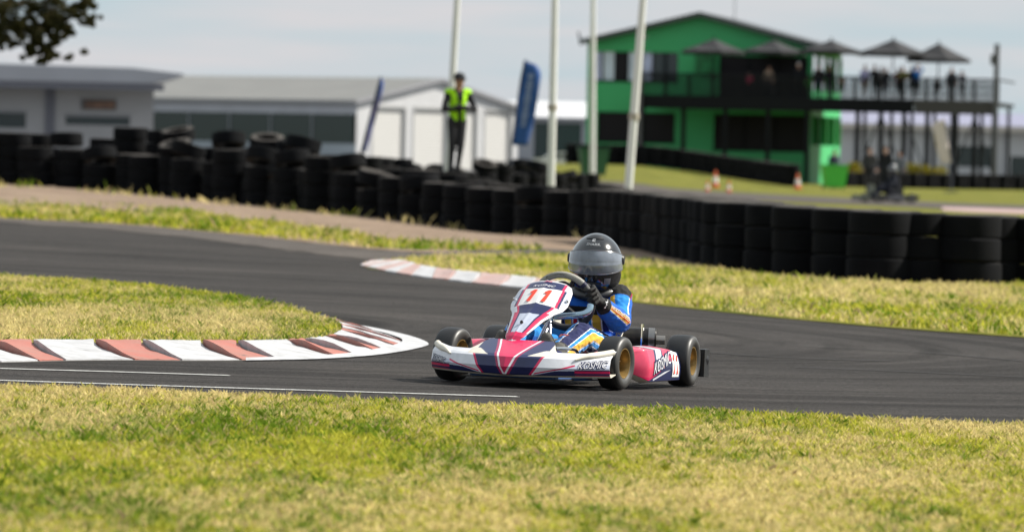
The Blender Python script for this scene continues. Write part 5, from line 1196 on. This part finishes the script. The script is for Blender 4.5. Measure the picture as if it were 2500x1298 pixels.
def wheelie(px, py, H, m, label):
    p = gp(px, py); b = empty('wheelie_bin', p, R(8), label, 'bin'); q = H / 1.07; w0, w1 = .40 * q, .52 * q
    mb = MB(); vs = [(sx * w0, sy * .26 * q, .08 * q) for sx in (-1, 1) for sy in (-1, 1)] + [(sx * w1, sy * .35 * q, .94 * q) for sx in (-1, 1) for sy in (-1, 1)]
    mb.add(vs, [(0, 1, 3, 2), (4, 6, 7, 5), (0, 4, 5, 1), (2, 3, 7, 6), (0, 2, 6, 4), (1, 5, 7, 3)]); mb.build('tub', m, b, bevel=.02)
    MB().b2((-w1 - .03, -.40 * q, .945 * q), (w1 + .03, .40 * q, 1.02 * q)).build('lid', m, b, bevel=.02); MB().tube([(-w1 * .8, .45 * q, .98 * q), (w1 * .8, .45 * q, .98 * q)], .02, 8).build('handle', m, b, smooth=True)
    for s in (1, -1): MB().cone((s * (w0 - .02), .24 * q, .09 * q), (s * (w0 + .05), .24 * q, .09 * q), .09 * q, .09 * q, 16).build('wheel', M_blk, b, smooth=True)
wheelie(2036, 463, 1.1, M_bin, 'bright green wheelie bin in front of the deck posts'); 
wheelie(1448, 431, 1.2, M_bin2, 'dark green bin at the left corner of the green clubhouse')
def leafy(name, centers, n, size, cols, parent, seed, mname='leaf'):
    r = np.random.default_rng(seed); P = []; 
    C = np.array([c[:3] for c in centers]); Rr = np.array([c[3] for c in centers]); k = r.integers(0, len(C), n)
    d = r.normal(size=(n, 3)); d /= np.linalg.norm(d, axis=1)[:, None]; rad = Rr[k] * r.random(n) ** .45; pos = C[k] + d * rad[:, None] * np.array([1, 1, .8])
    a = r.normal(size=(n, 3)); a /= np.linalg.norm(a, axis=1)[:, None]; b = np.cross(a, r.normal(size=(n, 3))); b /= np.linalg.norm(b, axis=1)[:, None]
    L = size * r.uniform(.6, 1.3, n)[:, None]; v = np.stack([pos - a * L, pos + b * L * .33, pos + a * L, pos - b * L * .33], 1)
    me = bpy.data.meshes.new(name); me.vertices.add(n * 4); me.vertices.foreach_set('co', v.astype(np.float32).ravel()); me.loops.add(n * 4); me.loops.foreach_set('vertex_index', np.arange(n * 4, dtype=np.int32)); me.polygons.add(n); me.polygons.foreach_set('loop_start', np.arange(n, dtype=np.int32) * 4); me.update()
    cc = np.array(cols)[r.integers(0, len(cols), n)] * r.uniform(.7, 1.25, n)[:, None]; set_col(me, cc)
    return link(name, me, gm, parent)
for px, d, w_, lab in ((2068, 301, 1.3, 'yellow flowering shrub left of the deck posts'), (2242, 309, 2.4, 'wide yellow flowering shrub under the deck')):
    p = gx(px, d); b = empty('shrub', p, 0, lab, 'shrub', 'yellow shrubs below the deck'); r_ = random.Random(px)
    leafy('foliage', [(r_.uniform(-w_ / 2, w_ / 2), r_.uniform(-.4, .4), r_.uniform(.4, .95), .36) for _ in range(12)], 2600, .07, [(.42, .32, .03), (.26, .22, .03), (.07, .10, .02)], b, px)
    for i in range(5): MB().tube([(r_.uniform(-w_ / 3, w_ / 3), 0, -.02), (r_.uniform(-w_ / 2, w_ / 2), r_.uniform(-.2, .2), .8)], [.03, .012], 5).build('stem', mat('stem', (.12, .09, .06), .9), b)

# ================================================================== parked car by the low shed
cp = gx(1362, 440); car = empty('parked_car', cp, R(5), 'white parked car left of the green clubhouse', 'car')
prof = [(-2.1, .35), (-2.1, .78), (-1.9, .92), (-1.1, 1.0), (-.55, 1.42), (.85, 1.45), (1.5, 1.05), (2.05, .95), (2.12, .40)]; n = len(prof); mb = MB()
mb.add([(x, y, z) for y in (-.85, .85) for x, z in prof], [tuple(range(n)), tuple(range(n, 2 * n))] + [(i, (i + 1) % n, n + (i + 1) % n, n + i) for i in range(n)]); mb.build('body', mat('car_white', (.62, .62, .64), .25, coat=.8), car, bevel=.06, smooth=True)
for a, b in (((-.95, 1.03), (-.5, 1.36)), ((.2, 1.03), (.2, 1.38))): pass
for q in ([(-.98, 1.02), (-.50, 1.36), (.10, 1.38), (.10, 1.02)], [(.18, 1.02), (.18, 1.38), (.80, 1.38), (1.30, 1.06), (1.30, 1.02)]):
    link('side_window', mesh('side_window', [(x, -.858, z) for x, z in q], [tuple(range(len(q)))]), M_dkglass, car)
for x in (-1.35, 1.3):
    for y in (-.80, .80): 
        mb = MB().lathe(tyre_prof(.32, .2, .2), axis='Y', n=20).lathe([(.001, -.06), (.2, -.06), (.2, .06), (.001, .06)], axis='Y', n=16); o = mb.build('wheel', mat('car_tyre', (.02, .02, .02), .7), car, smooth=True); o.location = (x, y, .32)
for y in (-.6, .6): MB().box((-2.1, y, .72), (.04, .3, .13)).build('headlight', mat('lamp_glass', (.6, .6, .6), .15), car)

# ================================================================== gum tree whose hanging crown enters at the upper left
DT = 152.0; tb_ = gx(-260, DT); tree = empty('gum_tree', tb_, 0, 'gum tree with hanging dark olive foliage at the upper left corner', 'tree')
W = lambda px, py, dy=0: at_y(px, py, DT + dy) - tb_
M_bark = mat('gum_bark', (.30, .25, .20), .9, var=.3, vscale=3, bump=.5)
tr = MB().tube(catmull([(0, 0, -.1), (.1, .1, 1.4), (.25, 0, 2.8), W(-220, 20), W(-180, -120)], 5), [.24 - .006 * i for i in range(21)], 12).build('trunk', M_bark, tree, smooth=True)
limbs = [[W(-225, 60), W(-120, 20, .5), W(20, 10, .4), W(120, 20, .2), W(210, 40)], [W(-205, -40), W(-90, -60, -.8), W(40, -60, -1), W(150, -30, -.6)], [W(-225, 70), W(-120, 80, 1), W(-20, 75, .8), W(70, 105, .6)], [W(-200, -60), W(-260, -160, .8), W(-330, -220, 1)], [W(-190, -90), W(-110, -200, -.5), W(-60, -300, -.6)]]
for l_ in limbs: c_ = catmull(l_, 5); MB().tube(c_, [.085 - .070 * i / (len(c_) - 1) for i in range(len(c_))], 7).build('limb', M_bark, tree, smooth=True)
r_ = random.Random(5); cl_ = []
for px, py, rr in ((20, 20, 40), (70, 35, 38), (-30, 30, 45), (110, 10, 34), (150, 25, 30), (195, 35, 24), (225, 48, 13), (60, 75, 26), (-20, 90, 30), (90, 110, 24), (120, 130, 20), (165, 75, 18), (140, 60, 20), (30, 100, 20), (100, 145, 12), (168, 140, 8), (-80, 60, 50), (-120, 10, 60), (0, -50, 50), (80, -50, 50), (150, -40, 40), (200, -10, 26), (-100, -100, 70), (20, -140, 70), (-200, -160, 80), (-300, -200, 80), (-60, -260, 80), (70, 130, 22), (110, 120, 24), (130, 100, 16), (40, 60, 30), (100, 60, 26), (150, 50, 22), (205, 20, 20), (205, 128, 5), (-40, 130, 16), (5, 60, 22)):
    for _ in range(9): q = W(px + r_.gauss(0, rr) * .62, py + r_.gauss(0, rr) * .55, r_.uniform(-.8, .8)); cl_.append((q.x, q.y, q.z, rr * DT / F_PX * r_.uniform(.28, .62)))
leafy('crown', cl_, 52000, .055, [(.045, .050, .020), (.075, .068, .030), (.10, .085, .045), (.03, .035, .018)], tree, 3)
# the dark hedge line and roofs beyond the paddock
p = gx(2440, 700); hed = empty('far_tree', p, 0, 'low far tree on the horizon at the right edge', 'tree')
leafy('crown', [(random.uniform(-6, 9), random.uniform(-2, 2), random.uniform(2, 5.2), 2.2) for _ in range(14)], 3500, .3, [(.03, .04, .02), (.05, .06, .03)], hed, 9)
MB().tube([(0, 0, -.1), (.1, 0, 2.5), (.3, 0, 4)], [.3, .22, .1], 8).build('trunk', M_bark, hed)
